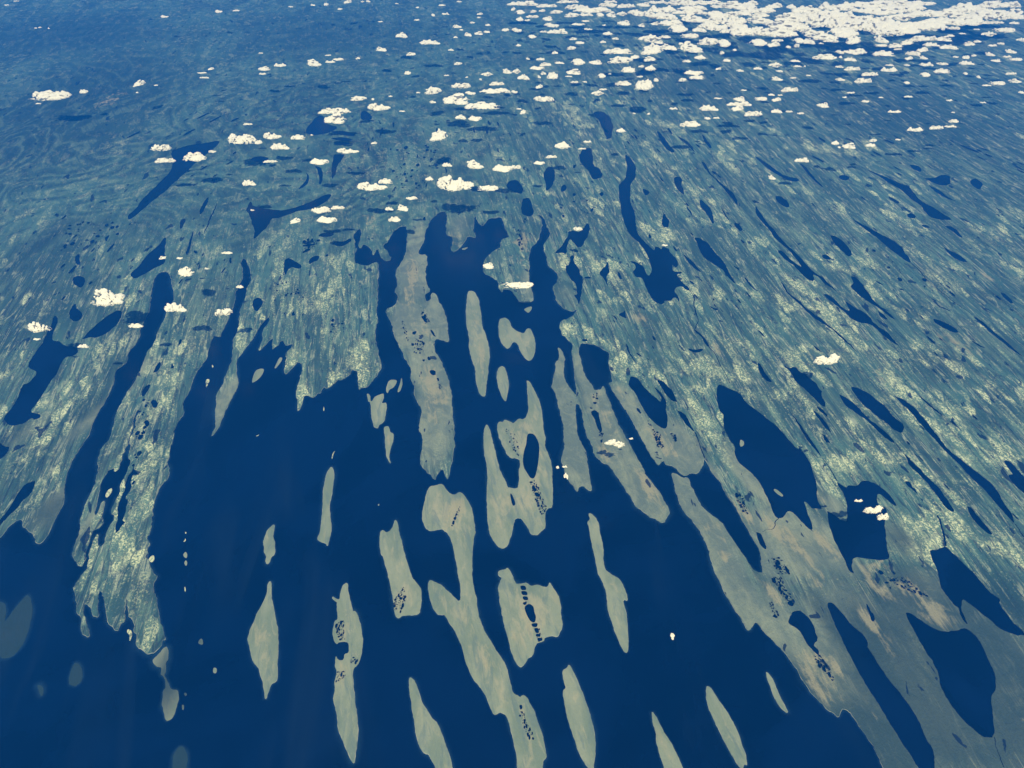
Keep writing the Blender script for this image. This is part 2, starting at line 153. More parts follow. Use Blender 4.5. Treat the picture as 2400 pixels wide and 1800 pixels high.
 ("large irregular blue lake, seventy-five percent across, sixty percent down", "4594,12575 4706,12614 4836,12496 5033,12341 5099,12074 5263,11814 5447,11506 5585,11311 5635,11137 5729,10865 5844,10600 5910,10666 5943,10535 5987,10215 5958,9967 5952,9724 5834,9343 5834,9200 5851,9046 5703,9060 5646,9088 5614,9200 5565,9257 5550,9060 5546,8758 5520,8531 5460,8544 5393,8677 5347,8812 5286,8976 5171,9032 5082,8867 4967,8839 4902,8921 4895,9144 4881,9257 4869,9488 4832,9784 4709,10028 4552,10247 4502,10438 4568,10732 4486,10899 4447,11276 4547,11631 4478,11777 4506,12150"),
 ("mid-sized compact blue lake, seventy-four percent across, seventy percent down", "4479,8544 4572,8492 4576,8259 4564,8132 4480,8208 4462,8388"),
 ("large irregular blue lake, eighty-four percent across, sixty-nine percent down", "6336,9724 6419,9635 6489,9576 6542,9665 6712,9635 6816,9739 6980,9754 7106,9665 7196,9546 7264,9372 7308,9144 7242,9144 7142,9286 7046,9444 6955,9257 6946,9116 7056,9116 7057,9004 6911,8731 6832,8466 6735,8157 6721,7958 6570,7884 6374,7908 6146,7958 6014,7933 5956,7762 5967,7619 5882,7666 5875,7884 5846,8107 5825,8362 5860,8731 5910,8921 5912,9032 6042,8894 6135,8785 6212,8758 6289,8921 6369,9286 6370,9488 6320,9605"),
 ("large long narrow blue lake, eighty-five percent across, fifty-four percent down", "7221,12341 7375,12188 7538,11924 7572,11668 7631,11488 7750,11276 7853,11034 7900,10782 7789,10865 7686,11103 7604,11346 7509,11559 7386,11777 7248,11962"),
 ("large irregular blue lake, eighty-six percent across, fifty-three percent down", "7570,12496 7674,12536 7903,12380 8047,12074 8139,11850 8188,11524 8315,11346 8181,11069 8038,11137 7925,11417 7759,11704 7628,12036"),
 ("large long narrow blue lake, ninety-three percent across, fifty-nine percent down", "8300,12614 8374,12536 8424,12264 8594,12112 8752,11814 8786,11595 8840,11311 8857,10899 8917,10600 9027,10374 9121,10121 9249,9906 9344,9724 9385,9488 9362,9172 9366,8921 9307,8677 9268,8812 9210,9088 9181,9343 9129,9605 9024,9814 8936,10121 8859,10470 8766,10798 8693,11137 8633,11524 8551,11814 8446,12188 8396,12457"),
 ("mid-sized long narrow blue lake, ninety-one percent across, fifty-three percent down", "8968,12341 9068,12150 9159,11887 9258,11595 9156,11704 9055,11999"),
 ("large long narrow blue lake, ninety-one percent across, sixty-three percent down", "7935,10568 7988,10406 8085,10184 8143,9936 8213,9724 8294,9546 8291,9286 8311,9032 8248,8990 8161,9088 8152,9372 8117,9605 8049,9875 7967,10121 7912,10215 7951,10342"),
 ("mid-sized compact blue lake, eighty-nine percent across, sixty-three percent down", "7694,9784 7773,9754 7791,9576 7808,9401 7744,9517 7680,9635"),
 ("mid-sized compact blue lake, ninety-six percent across, sixty-eight percent down", "8586,9158 8655,9116 8695,8921 8742,8704 8763,8440 8683,8492 8601,8677 8565,8921"),
 ("mid-sized irregular blue lake, ninety-nine percent across, sixty-three percent down", "9884,10310 9992,10294 10067,10121 10082,9875 10124,9576 9971,9286 9851,9430 9788,9665 9770,9921 9903,9936 9890,10090"),
 ("mid-sized long narrow blue lake, seventy-nine percent across, fifty-seven percent down", "5985,11777 6052,11488 6145,11137 6222,10832 6246,10600 6269,10374 6185,10633 6108,10933 6050,11311"),
 ("mid-sized compact blue lake, eighty percent across, fifty-five percent down", "6485,11777 6568,11722 6631,11524 6686,11311 6669,11069 6591,11241 6532,11524"),
 ("small compact blue lake, eighty-one percent across, fifty-seven percent down", "6457,11086 6533,10983 6564,10782 6474,10798"),
 ("small compact blue lake, eighty percent across, fifty-four percent down", "6618,11924 6722,11814 6764,11631 6741,11559 6676,11668 6622,11814"),
 ("large irregular blue lake, seventy-nine percent across, fifty percent down", "6279,13304 6416,13220 6562,13262 6608,13054 6728,13013 6759,12850 6861,12670 6845,12536 6900,12380 6826,12226 6854,12074 6802,11869 6693,11962 6621,12226 6537,12457 6428,12614 6379,12810 6396,13054"),
 ("large irregular blue lake, ninety-five percent across, seventy-seven percent down", "7452,8107 7576,8132 7785,8183 7824,8082 7901,7933 8005,7714 8065,7583 8103,7410 8153,7226 8244,7091 8191,7025 8212,6871 8221,6699 8326,6489 8304,6448 8210,6417 8096,6489 7968,6573 7906,6678 7815,6806 7704,6981 7610,7114 7503,6915 7488,6763 7477,6615 7440,6699 7451,6850 7481,6937 7413,6981 7366,7181 7327,7364 7398,7574 7418,7714 7430,7933"),
 ("large irregular blue lake, ninety-three percent across, eighty-eight percent down", "6545,6871 6613,6871 6703,6763 6813,6615 6957,6510 7113,6479 7287,6531 7415,6562 7484,6469 7520,6346 7508,6164 7514,5949 7494,5757 7420,5553 7287,5443 7209,5282 7158,5107 7059,4852 6959,4802 6875,4802 6788,4868 6689,5021 6611,5229 6575,5425 6577,5589 6623,5757 6623,5949 6586,6164 6577,6366 6560,6552 6534,6699"),
 ("large irregular blue lake, eighty-six percent across, ninety-one percent down", "5272,7047 5382,7058 5459,6937 5528,6742 5603,6573 5699,6469 5720,6346 5686,6224 5720,6066 5802,5795 5884,5589 5960,5335 6003,5141 6025,4987 6006,4818 6054,4654 6025,4509 5947,4384 5879,4167 5782,4092 5749,4243 5743,4384 5688,4573 5628,4802 5577,5021 5536,5229 5475,5443 5424,5645 5383,5833 5359,6026 5334,6224 5309,6427 5278,6678"),
 ("mid-sized irregular blue lake, seventy-eight percent across, eighty-two percent down", "4639,6806 4667,6871 4795,6915 4879,6806 4929,6657 4935,6489 4934,6366 4853,6315 4841,6244 4893,6204 4865,6085 4785,6184 4723,6285 4697,6386 4683,6531 4632,6615 4539,6657 4567,6721"),
 ("small compact blue lake, seventy-seven percent across, seventy-nine percent down", "4645,7069 4713,7103 4739,7025 4704,6970 4646,7003"),
 ("small compact blue lake, seventy-six percent across, eighty percent down", "4310,6796 4366,6828 4422,6785 4365,6753"),
 ("small compact blue lake, eighty-five percent across, eighty percent down", "5945,7025 5970,6959 5958,6871 5992,6806 5962,6699 5914,6699 5923,6828 5925,6915"),
 ("small compact blue lake, eighty-six percent across, seventy-five percent down", "6377,7666 6461,7702 6480,7619 6401,7595"),
 ("small compact blue lake, eighty-seven percent across, seventy-five percent down", "6639,7690 6692,7619 6627,7607"),
 ("small compact blue lake, eighty-seven percent across, seventy-six percent down", "6418,7480 6489,7456 6451,7410 6400,7433"),
 ("small compact blue lake, eighty-seven percent across, seventy-seven percent down", "6454,7364 6488,7341 6445,7290"),
 ("mid-sized compact blue lake, seventy-six percent across, twenty-six percent down", "8309,21699 8496,21778 8659,21311 8552,20932 8394,21007 8281,21388"),
 ("mid-sized compact blue lake, eighty-two percent across, thirty-two percent down", "9280,19304 9450,19203 9565,18842 9600,18458 9558,18146 9386,18023 9348,18395 9265,18842"),
 ("large long narrow blue lake, eighty-six percent across, thirty-one percent down", "10306,20417 10392,20060 10534,19781 10760,19371 10930,19104 11071,18777 11107,18489 11045,18332 11092,18084 11042,17720 10922,17901 10767,18332 10655,18907 10513,19438 10342,19920"),
 ("large long narrow blue lake, ninety-eight percent across, forty-four percent down", "11604,15293 11708,15022 11781,14639 11880,14268 11953,13864 12015,13602 11887,13842 11774,14223 11668,14639 11587,15071"),
 ("small compact blue lake, eighty-one percent across, thirty-four percent down", "8680,18146 8830,18207 8907,17992 8829,17901 8710,17931"),
 ("large long narrow blue lake, eighty-five percent across, thirty-nine percent down", "9126,17077 9263,17020 9310,16628 9326,16247 9361,15930 9424,15620 9535,15367 9580,15071 9467,15268 9336,15620 9233,15826 9111,15982 9035,16194 8989,16409 8938,16573 9107,16794"),
 ("large long narrow blue lake, eighty-four percent across, forty-two percent down", "8146,16247 8280,16194 8345,15930 8433,15569 8575,15468 8579,15826 8584,15930 8733,15671 8909,15417 8995,15169 8981,14974 9064,14734 9220,14545 9236,14223 9259,13997 9125,14223 9005,14499 8917,14877 8665,14974 8473,15169 8399,15468 8264,15774 8169,16035"),
 ("large long narrow blue lake, eighty percent across, forty-one percent down", "7160,16850 7238,16573 7238,16247 7404,15982 7461,15671 7619,15317 7761,15120 7842,14829 7989,14499 8114,14042 8199,13732 8067,14064 7925,14476 7756,14829 7552,15194 7438,15493 7336,15851 7216,16167 7176,16573"),
 ("small compact blue lake, eighty-six percent across, forty-one percent down", "9269,15518 9359,15367 9411,15120 9304,15144 9253,15317"),
 ("small long narrow blue lake, eighty-six percent across, thirty-seven percent down", "9720,16907 9813,16822 9883,16600 9751,16739"),
 ("small compact blue lake, eighty-eight percent across, thirty-eight percent down", "10167,16463 10300,16491 10318,16382 10203,16398"),
 ("mid-sized compact blue lake, ninety-two percent across, forty-two percent down", "10517,15169 10663,15071 10837,14877 10916,14734 10927,14569 10775,14545 10631,14734 10506,14974"),
 ("small long narrow blue lake, ninety-two percent across, forty percent down", "10837,15748 10971,15645 11164,15417 11015,15478"),
 ("small long narrow blue lake, ninety-five percent across, forty-five percent down", "11042,14268 11167,14177 11282,13953 11127,14033"),
 ("small compact blue lake, eighty-nine percent across, twenty-eight percent down", "12016,20563 12187,20636 12274,20417 12186,20288 11999,20345"),
 ("small long narrow blue lake, ninety percent across, twenty-nine percent down", "12174,19920 12347,19920 12412,19746 12226,19712"),
 ("mid-sized compact blue lake, ninety-three percent across, thirty percent down", "12855,19815 13042,19850 13159,19574 13100,19071 13007,19237 12954,19574"),
 ("mid-sized compact blue lake, ninety-three percent across, thirty-three percent down", "12311,18649 12397,18395 12579,18146 12621,17780 12477,17780 12329,18023 12299,18395"),
 ("small compact blue lake, ninety-eight percent across, thirty-nine percent down", "12814,16355 12897,16247 12921,15877 12822,15800 12761,16035"),
 ("small compact blue lake, eighty-seven percent across, twenty-six percent down", "11883,21699 12042,21543 12115,21311 12038,21158 11910,21388"),
 ("small compact blue lake, eighty percent across, forty-five percent down", "7187,14087 7284,13953 7332,13798 7229,13864"),
 ("small long narrow blue lake, seventy percent across, forty percent down", "5049,15697 5156,15569 5254,15544 5180,15468 5083,15569"),
 ("mid-sized compact blue lake, seventy-five percent across, forty-nine percent down", "5705,13388 5775,13346 5813,12972 5855,12810 5875,12690 5750,12730 5675,13054"),
 ("small compact blue lake, sixty percent across, forty-one percent down", "2538,15317 2639,15169 2633,15061 2578,15144"),
 ("small compact blue lake, sixty-one percent across, forty-one percent down", "2782,15417 2852,15518 2844,15317 2894,15120 2760,15218 2681,15293"),
 ("small compact blue lake, sixty-eight percent across, thirty-seven percent down", "4754,16850 4826,16822 4862,16683 4787,16694"),
 ("small compact blue lake, fifty-six percent across, twenty-two percent down", "2044,23967 2168,24058 2151,23787 2067,23698"),
 ("small compact blue lake, fifty-six percent across, twenty-five percent down", "1936,21897 2031,21937 2037,21738 1944,21715"),
 ("small compact blue lake, fifty-nine percent across, twenty-five percent down", "2788,21937 2925,22017 2899,21738 2789,21738"),
]
RIVERS = [
 ("thin dark river reach, sixty-eight percent across, forty percent down", "4674,16409 4742,16035 4673,15826 4647,15367 4650,15071 4489,14639", 26),
 ("thin dark river reach, sixty-nine percent across, forty-four percent down", "4489,14639 4618,14452 4696,13997", 73),
 ("thin dark river reach, seventy percent across, forty-eight percent down", "4700,14020 4807,13602 4835,13220 4879,12931 4897,12654", 24),
 ("thin dark river reach, sixty-eight percent across, fifty-eight percent down", "3827,11120 3867,10798 3864,10535 3882,10326", 24),
 ("thin dark river reach, eighty-one percent across, sixty-one percent down", "6268,10387 6308,10059 6359,9724", 23),
 ("thin dark river reach, ninety-two percent across, thirty-eight percent down", "11040,17732 11103,17249 11124,16850 11256,16301 11406,15826 11607,15268", 30),
 ("thin dark river reach, seventy-five percent across, sixty-eight percent down", "4975,8853 4866,8785 4859,8664 4795,8597 4704,8576 4593,8531", 19),
 ("thin dark river reach, ninety-two percent across, sixty-nine percent down", "7936,8921 7952,8758 7889,8492 7774,8157", 42),
 ("thin dark river reach, eighty-eight percent across, fifty-eight percent down", "7904,10792 7932,10561", 19),
 ("thin dark river reach, ninety-eight percent across, ninety-eight percent down", "7034,4818 6970,4670 6965,4541 6936,4384", 17),
 ("thin dark river reach, ninety-nine percent across, sixty-nine percent down", "9314,8691 9311,8388", 25),
]
ISLANDS = {
 "slender_pale": "-1162,16382 -1010,16382 -876,16035 -782,15417 -751,14877 -624,14406 -545,14042 -533,13516 -540,13220 -554,12730 -589,12575 -604,12188 -723,12302 -784,12575 -815,12730 -830,13137 -956,13602 -1026,13953 -1049,14499 -1149,15120 -1169,15877",
 "hshape": "-324,15120 -180,15194 -78,15071 0,14734 170,14569 296,14522 371,14758 470,14734 532,14314 566,13997 517,13645 405,13452 298,13559 192,13864 139,14132 28,14223 -88,13908 -200,14087 -315,14406 -333,14686",
 "leaf": "-349,13013 -273,13262 -166,13262 -111,13013 -83,12690 -83,12496 -119,12055 -183,12074 -289,12418 -318,12654",
 "stub": "-3215,12341 -3140,12264 -3113,12074 -3062,12074 -3052,12188 -2951,12283 -2856,12341 -2843,12150 -2852,12018 -2730,12055 -2717,11559 -2731,11381 -2819,11311 -2832,11224 -2912,11276 -3012,11631 -3084,12018 -3151,12074",
 "hook": "-2715,11259 -2595,11276 -2561,11103 -2472,11069 -2456,10933 -2487,10699 -2482,10374 -2423,10231 -2486,10310 -2586,10633 -2645,11000",
 "rag": "-2802,12730 -2733,12810 -2600,12790 -2610,12654 -2648,12536 -2742,12457 -2763,12322 -2819,12457",
 "sliver": "-2508,12911 -2462,12614 -2484,12457 -2519,12360 -2549,12399 -2519,12654",
 "bone": "-3602,10168 -3519,9967 -3493,9694 -3462,9401 -3464,9116 -3397,8867 -3326,8597 -3320,8336 -3333,8183 -3358,8259 -3483,8310 -3535,8362 -3513,8518 -3543,8731 -3558,8976 -3618,9286 -3651,9576 -3668,9967",
 "spit": "-3611,10568 -3632,10503 -3625,10358 -3639,10358 -3648,10486 -3632,10551",
 "brown": "-4387,8718 -4361,8518 -4356,8414 -4271,8233 -4237,8007 -4287,7958 -4291,7847 -4312,7811 -4345,7859 -4375,7982 -4454,8132 -4499,8310 -4502,8492 -4475,8597",
 "horned": "-2177,8785 -2125,8704 -2049,8414 -1928,8082 -1812,7762 -1754,7595 -1718,7538 -1618,7433 -1534,7272 -1515,6959 -1539,6806 -1712,6806 -1807,6796 -1884,6721 -1960,6871 -2026,7181 -2091,7387 -2144,7574 -2192,7714 -2264,7958 -2338,8057 -2407,8336 -2414,8544 -2377,8584 -2292,8505 -2215,8571 -2186,8677",
 "mushroom": "-1600,9605 -1468,9635 -1403,9680 -1335,9665 -1257,9517 -1185,9430 -1072,9415 -1032,9488 -940,9430 -820,9229 -744,9004 -691,8731 -671,8492 -699,8388 -707,8082 -698,7595 -638,7341 -590,7114 -562,6850 -497,6615 -397,6407 -281,6204 -168,6026 -94,5872 -66,5739 -21,5571 0,5498 70,5452 123,5407 167,5443 228,5416 288,5300 345,5159 401,4987 446,4802 466,4621 480,4541 428,4493 433,4384 428,4228 97,4228 74,4509 34,4736 0,4852 -38,4987 -90,5141 -176,5194 -219,5159 -279,5141 -333,5229 -390,5407 -483,5571 -575,5664 -671,5833 -757,6105 -886,6448 -990,6615 -1098,6806 -1176,6828 -1233,6817 -1321,6959 -1394,7136 -1445,7387 -1425,7503 -1298,7421 -1238,7410 -1131,7306 -1028,7238 -901,7069 -864,7114 -876,7341 -918,7574 -1011,7958 -1097,8362 -1191,8518 -1302,8584 -1510,8531 -1606,8651 -1679,8867 -1686,9060 -1648,9257 -1641,9430",
 "looped": "-545,11364 -455,11172 -387,10798 -308,10342 -234,10028 -141,9784 -94,9591 -16,9561 67,9561 135,9591 142,9936 181,10215 163,10342 70,10406 0,10374 -122,10503 -245,10899 -309,11207 -288,11417 -177,11399 -153,11481 -30,11417 25,11364 148,11524 234,11488 322,11595 352,11887 347,12341 352,12654 340,12770 392,12750 467,12575 574,12188 639,11814 654,11488 669,11172 695,10865 677,10699 750,10438 794,10059 799,9635 776,9088 678,9088 608,8949 608,8624 510,8544 443,8440 338,8466 277,8624 173,8839 97,8853 43,8812 0,8544 -56,8233 -150,8157 -254,8208 -340,8362 -430,8597 -461,9004 -491,9286 -477,9635 -472,9906 -516,10247 -573,10633 -588,11172",
 "butterfly": "-237,7690 -125,7702 -55,7750 10,7574 40,7480 80,7398 199,7410 229,7433 327,7352 418,7410 575,7341 626,7375 639,7456 695,7364 787,7226 814,6959 823,6573 774,6531 749,6417 638,6448 524,6407 504,6346 372,6305 330,6085 256,6046 172,5881 100,5900 0,6105 -60,6346 -118,6615 -178,6981 -220,7226 -222,7364 -174,7503 -165,7574 -225,7595",
 "barbed": "1434,8963 1498,8949 1556,8867 1598,8731 1592,8544 1618,8362 1631,8157 1606,7884 1641,7714 1749,7583 1788,7574 1861,7503 1920,7318 1958,7136 1951,7080 1897,7114 1863,7080 1893,6915 1895,6678 1877,6366 1858,6204 1814,6145 1758,6224 1689,6448 1623,6721 1590,6981 1617,7159 1588,7364 1537,7574 1511,7619 1487,7811 1450,8107 1427,8336 1416,8597 1385,8758 1443,8812",
 "lance": "776,5833 850,5872 900,5939 956,5814 1033,5626 1104,5389 1171,5124 1204,4902 1192,4654 1166,4541 1145,4384 1134,4259 1121,4289 1073,4414 977,4557 909,4802 838,5021 791,5264 768,5498 824,5553 786,5682",
 "needle": "2091,5176 2120,5141 2174,5038 2216,4919 2285,4768 2353,4573 2404,4384 2428,4243 2153,4243 2135,4446 2098,4638 2083,4768 2105,4919 2077,5021",
 "cigar": "2984,5589 3038,5589 3120,5389 3218,5194 3266,5021 3312,4852 3321,4670 3331,4573 3322,4430 3288,4461 3254,4384 3212,4414 3126,4621 3049,4885 2993,5107 2952,5335 2959,5461",
 "thinbar": "3983,5795 4017,5720 4031,5571 4066,5371 4104,5194 4082,5176 4024,5282 3975,5425 3947,5589 3951,5720 3957,5814",
 "wedge": "-1582,5739 -1505,5682 -1414,5479 -1326,5282 -1207,5107 -1078,4987 -1016,4835 -918,4621 -837,4384 -796,4243 -1007,4243 -1092,4398 -1171,4565 -1246,4573 -1322,4670 -1398,4852 -1465,5107 -1527,5371 -1563,5553",
 "bitten": "-2855,7445 -2810,7410 -2770,7226 -2714,7069 -2659,6850 -2624,6871 -2543,6721 -2482,6573 -2410,6346 -2391,6224 -2395,6066 -2410,5929 -2483,5872 -2470,5739 -2420,5534 -2370,5389 -2305,5141 -2272,5038 -2246,4768 -2241,4573 -2238,4453 -2299,4525 -2387,4654 -2507,4868 -2594,5072 -2639,5229 -2697,5353 -2703,5534 -2732,5645 -2726,5814 -2776,5891 -2784,5987 -2783,6085 -2749,5997 -2649,5997 -2658,6105 -2597,6125 -2620,6265 -2666,6315 -2779,6325 -2809,6285 -2880,6366 -2919,6531 -2911,6699 -2867,6721 -2906,6937 -2941,7080 -2970,7080 -3041,7147 -3037,7181 -2958,7125 -2898,7114 -2919,7295 -2905,7387",
 "spindle": "-4187,7468 -4132,7364 -4093,7204 -4010,7025 -3929,6806 -3840,6594 -3743,6265 -3677,5949 -3645,5776 -3636,5664 -3708,5626 -3738,5498 -3735,5344 -3791,5498 -3888,5739 -3967,5872 -4018,5929 -4103,5997 -4220,6265 -4269,6346 -4289,6489 -4254,6678 -4245,6806 -4199,7003 -4171,7204 -4207,7387",
 "notched": "-8225,7204 -8143,7136 -7986,6915 -7910,6678 -7864,6469 -7855,6224 -7928,6075 -8059,6046 -8116,6085 -8389,6184 -8921,6893 -8845,7114 -8627,7069 -8487,7025 -8405,6828 -8337,6657 -8304,6893 -8276,7069",
 "oval": "-6876,5978 -6756,5910 -6679,5776 -6640,5645 -6714,5571 -6815,5599 -6861,5720 -6893,5872",
 "tag": "-7308,5645 -7184,5589 -7123,5443 -7181,5452",
 "tadpole": "-5531,6275 -5421,6036 -5458,5987 -5389,5814 -5405,5757 -5285,5645 -5202,5534 -5105,5534 -5029,5389 -5037,5282 -5030,5159 -5069,5072 -5117,5064 -5203,5211 -5286,5371 -5328,5516 -5303,5571 -5345,5664 -5419,5748 -5462,5767 -5495,5910 -5580,5920 -5652,5968 -5686,6036 -5617,6125 -5579,6224",
 "lowdark": "-4857,4605 -4801,4686 -4712,4670 -4610,4509 -4601,4384 -4576,4259 -4738,4259 -4830,4477",
 "tooth": "-5022,6397 -4953,6265 -5058,6305",
 "chip": "-4673,5891 -4615,5881 -4599,5795 -4656,5805",
 "bead_up": "-5836,8094 -5776,8007 -5772,7933 -5858,8007",
 "bead_low": "-5774,7908 -5727,7859 -5720,7774 -5777,7835",
 "flake": "-6438,7958 -6378,8019 -6327,7908 -6356,7847 -6421,7884",
 "channel": "-7756,9591 -7715,9488 -7739,9329 -7801,9372 -7816,9517",
 "ink": "-6935,12810 -6863,12830 -6833,12690 -6900,12654",
 "speckA": "-6967,13346 -6893,13262 -6918,13228",
 "speckB": "-6892,12654 -6837,12634 -6849,12516",
 "finger": "-5481,13220 -5464,13602 -5383,13602 -5384,13431 -5449,13199",
 "fin": "-5887,13137 -5796,13199 -5698,13178 -5718,12891 -5787,12750 -5862,12670 -5892,12931",
 "crumb": "295,15569 503,15697 500,15544 410,15392 352,15468",
 "crumbB": "-1455,18521 -1229,18617 -1353,18445",
 "lakeA": "4738,10899 4794,10832 4771,10732 4688,10682 4683,10765",
 "lakeB": "5057,9546 5113,9546 5207,9401 5173,9357 5085,9444",
 "rockA": "-4100,11906 -4076,11869 -4059,11770 -4077,11770",
 "rockB": "-2544,9172 -2526,9172 -2522,9144 -2540,9144",
 "rockC": "-5991,8531 -5957,8518 -5961,8479",
 "rockD": "-5933,8388 -5903,8315 -5945,8297 -5930,8336",
 "rockE": "-5610,7352 -5590,7352 -5554,7260 -5570,7260",
 "rockF": "-4983,5489 -4943,5461 -4957,5434 -4992,5461",
 "rockG": "-4970,5300 -4935,5291 -4915,5220 -4941,5229",
 "rockH": "-5336,11011 -5301,11017 -5284,11045 -5284,11017 -5311,10990",
 "rockI": "-6280,6552 -6215,6531 -6169,6469 -6148,6356 -6170,6356 -6193,6448 -6260,6489",
}
ISLAND_PONDS = {
 "looped": ["314,11069 460,11069 550,10832 567,10600 521,10184 454,9814 363,9814 253,10059 214,10247 236,10535 298,10765", "424,9459 513,9465 555,9357 454,9343", "-38,9430 -4,9430 55,9257 66,9144 11,9116 -15,9257"],
 "butterfly": ["202,6963 292,7029 364,6967 370,6871 402,6785 377,6661 301,6682 234,6828", "135,7377 226,7377 249,7286 158,7276", "150,7267 249,7267 271,7181 169,7181", "180,7168 267,7159 277,7083 191,7087", "175,7038 254,7076 245,6998 202,6989", "308,6648 422,6670 413,6585 333,6581", "352,6569 428,6573 444,6477 384,6473", "383,6465 462,6469 457,6407 386,6415", "400,6395 490,6399 489,6342 414,6333"],
 "mushroom": ["108,5291 148,5296 160,5238 121,5211", "121,5194 164,5194 159,5159 130,5168", "-1085,8867 -1031,8867 -1038,8799 -1091,8785", "-1057,8949 -1020,8954 -1025,8888 -1060,8880", "-1103,8744 -1068,8771 -1072,8718"],
 "horned": ["-1915,7159 -1866,7159 -1850,7103 -1898,7096", "-2000,7047 -1958,7025 -1952,6970 -1987,6985"],
}
POND_FIELDS = [
 ('looped', "351,9754 453,9754 636,9144 655,9060 574,8908 521,8949 442,9286", 70, 29),
 ('looped', "0,11103 48,11069 142,10633 141,10438 47,10470 0,10633 -151,11172 -78,11241", 40, 17),
 ('mushroom', "104,5159 173,5159 304,4852 311,4785 252,4793 154,4987", 34, 14),
 ('mushroom', "-949,9172 -984,9004 -1054,8704 -1113,8624 -1100,8758 -1009,9060", 22, 22),
 ('horned', "-1869,7364 -1827,7341 -1793,7025 -1851,6850 -1972,6893 -2008,7114 -1913,7226", 60, 18),
 ('bitten', "-2879,6678 -2768,6699 -2690,6346 -2785,6356 -2872,6531", 45, 17),
 ('bitten', "-2554,6085 -2428,5987 -2472,5920 -2544,5968", 14, 18),
 ('bitten', "-2726,5814 -2582,5814 -2592,5664 -2714,5645", 25, 13),
 ('butterfly', "369,6562 444,6552 495,6356 400,6325", 12, 17),
 (None, "-2338,14406 -2125,14223 -2081,13732 -2327,13732", 45, 22),
 (None, "-2773,15022 -2701,15022 -2413,14042 -2543,14223", 22, 23),
 (None, "-2338,15620 -2135,15317 -2004,14781 -2183,14877", 26, 26),
 (None, "-1646,12654 -1581,12654 -1577,12418 -1632,12457", 8, 23),
 (None, "-1365,11524 -1291,11524 -1241,11103 -1323,11069", 9, 20),
 (None, "2954,11172 3096,11069 3102,10633 2983,10633 2944,10933", 40, 26),
 (None, "3314,11069 3399,11000 3383,10832 3323,10899", 10, 24),
 (None, "4258,9401 4424,9401 4421,8921 4325,8976", 34, 22),
 (None, "1817,11103 1911,11069 1886,10798 1838,10798", 16, 19),
 (None, "1798,12341 1897,12302 1866,12093 1779,12112", 10, 23),
 (None, "4472,7526 4652,7526 4736,7114 4736,6981 4626,7003 4544,7272", 60, 26),
 (None, "4308,7047 4380,7025 4412,6785 4316,6785", 22, 19),
 (None, "4774,6085 4878,6066 4996,5645 4942,5645 4799,5872", 40, 18),
 (None, "6436,7526 6796,7526 7022,7159 6935,7136 6674,7318", 50, 22),
 (None, "4598,8007 4777,7908 4812,7595 4611,7595", 34, 24),
 (None, "68,19574 273,19506 311,18395 197,18458 134,19104", 30, 30),
 (None, "314,20202 523,20202 484,19920 329,19990", 10, 28),
 (None, "-6048,18907 -5687,19104 -5527,18972 -5599,18332 -5920,18458", 26, 40),
 (None, "-6482,17249 -5970,16794 -5400,16140 -5533,15120 -6088,15620", 40, 24),
 (None, "-4607,15120 -4202,15120 -4104,14545 -4443,14545", 16, 29),
 (None, "-13357,19920 -11746,20131 -11370,19438 -11852,18332 -12694,18458", 46, 44),
 (None, "-4530,25186 -2735,25678 -2300,22497 -3570,22089", 60, 51),
 (None, "1470,21778 2866,21778 2711,20858 1462,20131", 14, 43),
 (None, "10224,18458 11422,16683 10885,16140 9677,17840", 16, 44),
 (None, "-8229,12074 -7966,12188 -7652,11000 -7346,9576 -7449,9724 -7757,10832", 30, 33),
]
SLIM_POOLS = [
 ("9184,21621 15765,21621 11694,13304 9416,13304", 60, 22, 14),
 ("10109,26185 15587,27243 17727,24707 16415,22170 9346,22170", 40, 36, 25),
 ("4923,21543 7841,21543 5844,13095 4370,16140", 34, 18, 13),
 ("3113,28366 7768,27243 7999,22170 3348,22170", 30, 32, 12),
 ("7505,12418 11113,12418 9287,8597 7880,9576", 34, 14, 14),
 ("-14002,20490 -11422,21621 -10037,17840 -10777,15120 -11976,16140", 30, 26, -6),
 ("-5662,27243 -498,28366 -421,22497 -4881,22170", 36, 36, 5),
 ("-14985,26706 -10660,29560 -8548,22497 -13111,22170", 26, 41, -25),
 ("-10690,21621 -8680,21621 -7305,16140 -7972,14177", 24, 19, -4),
]
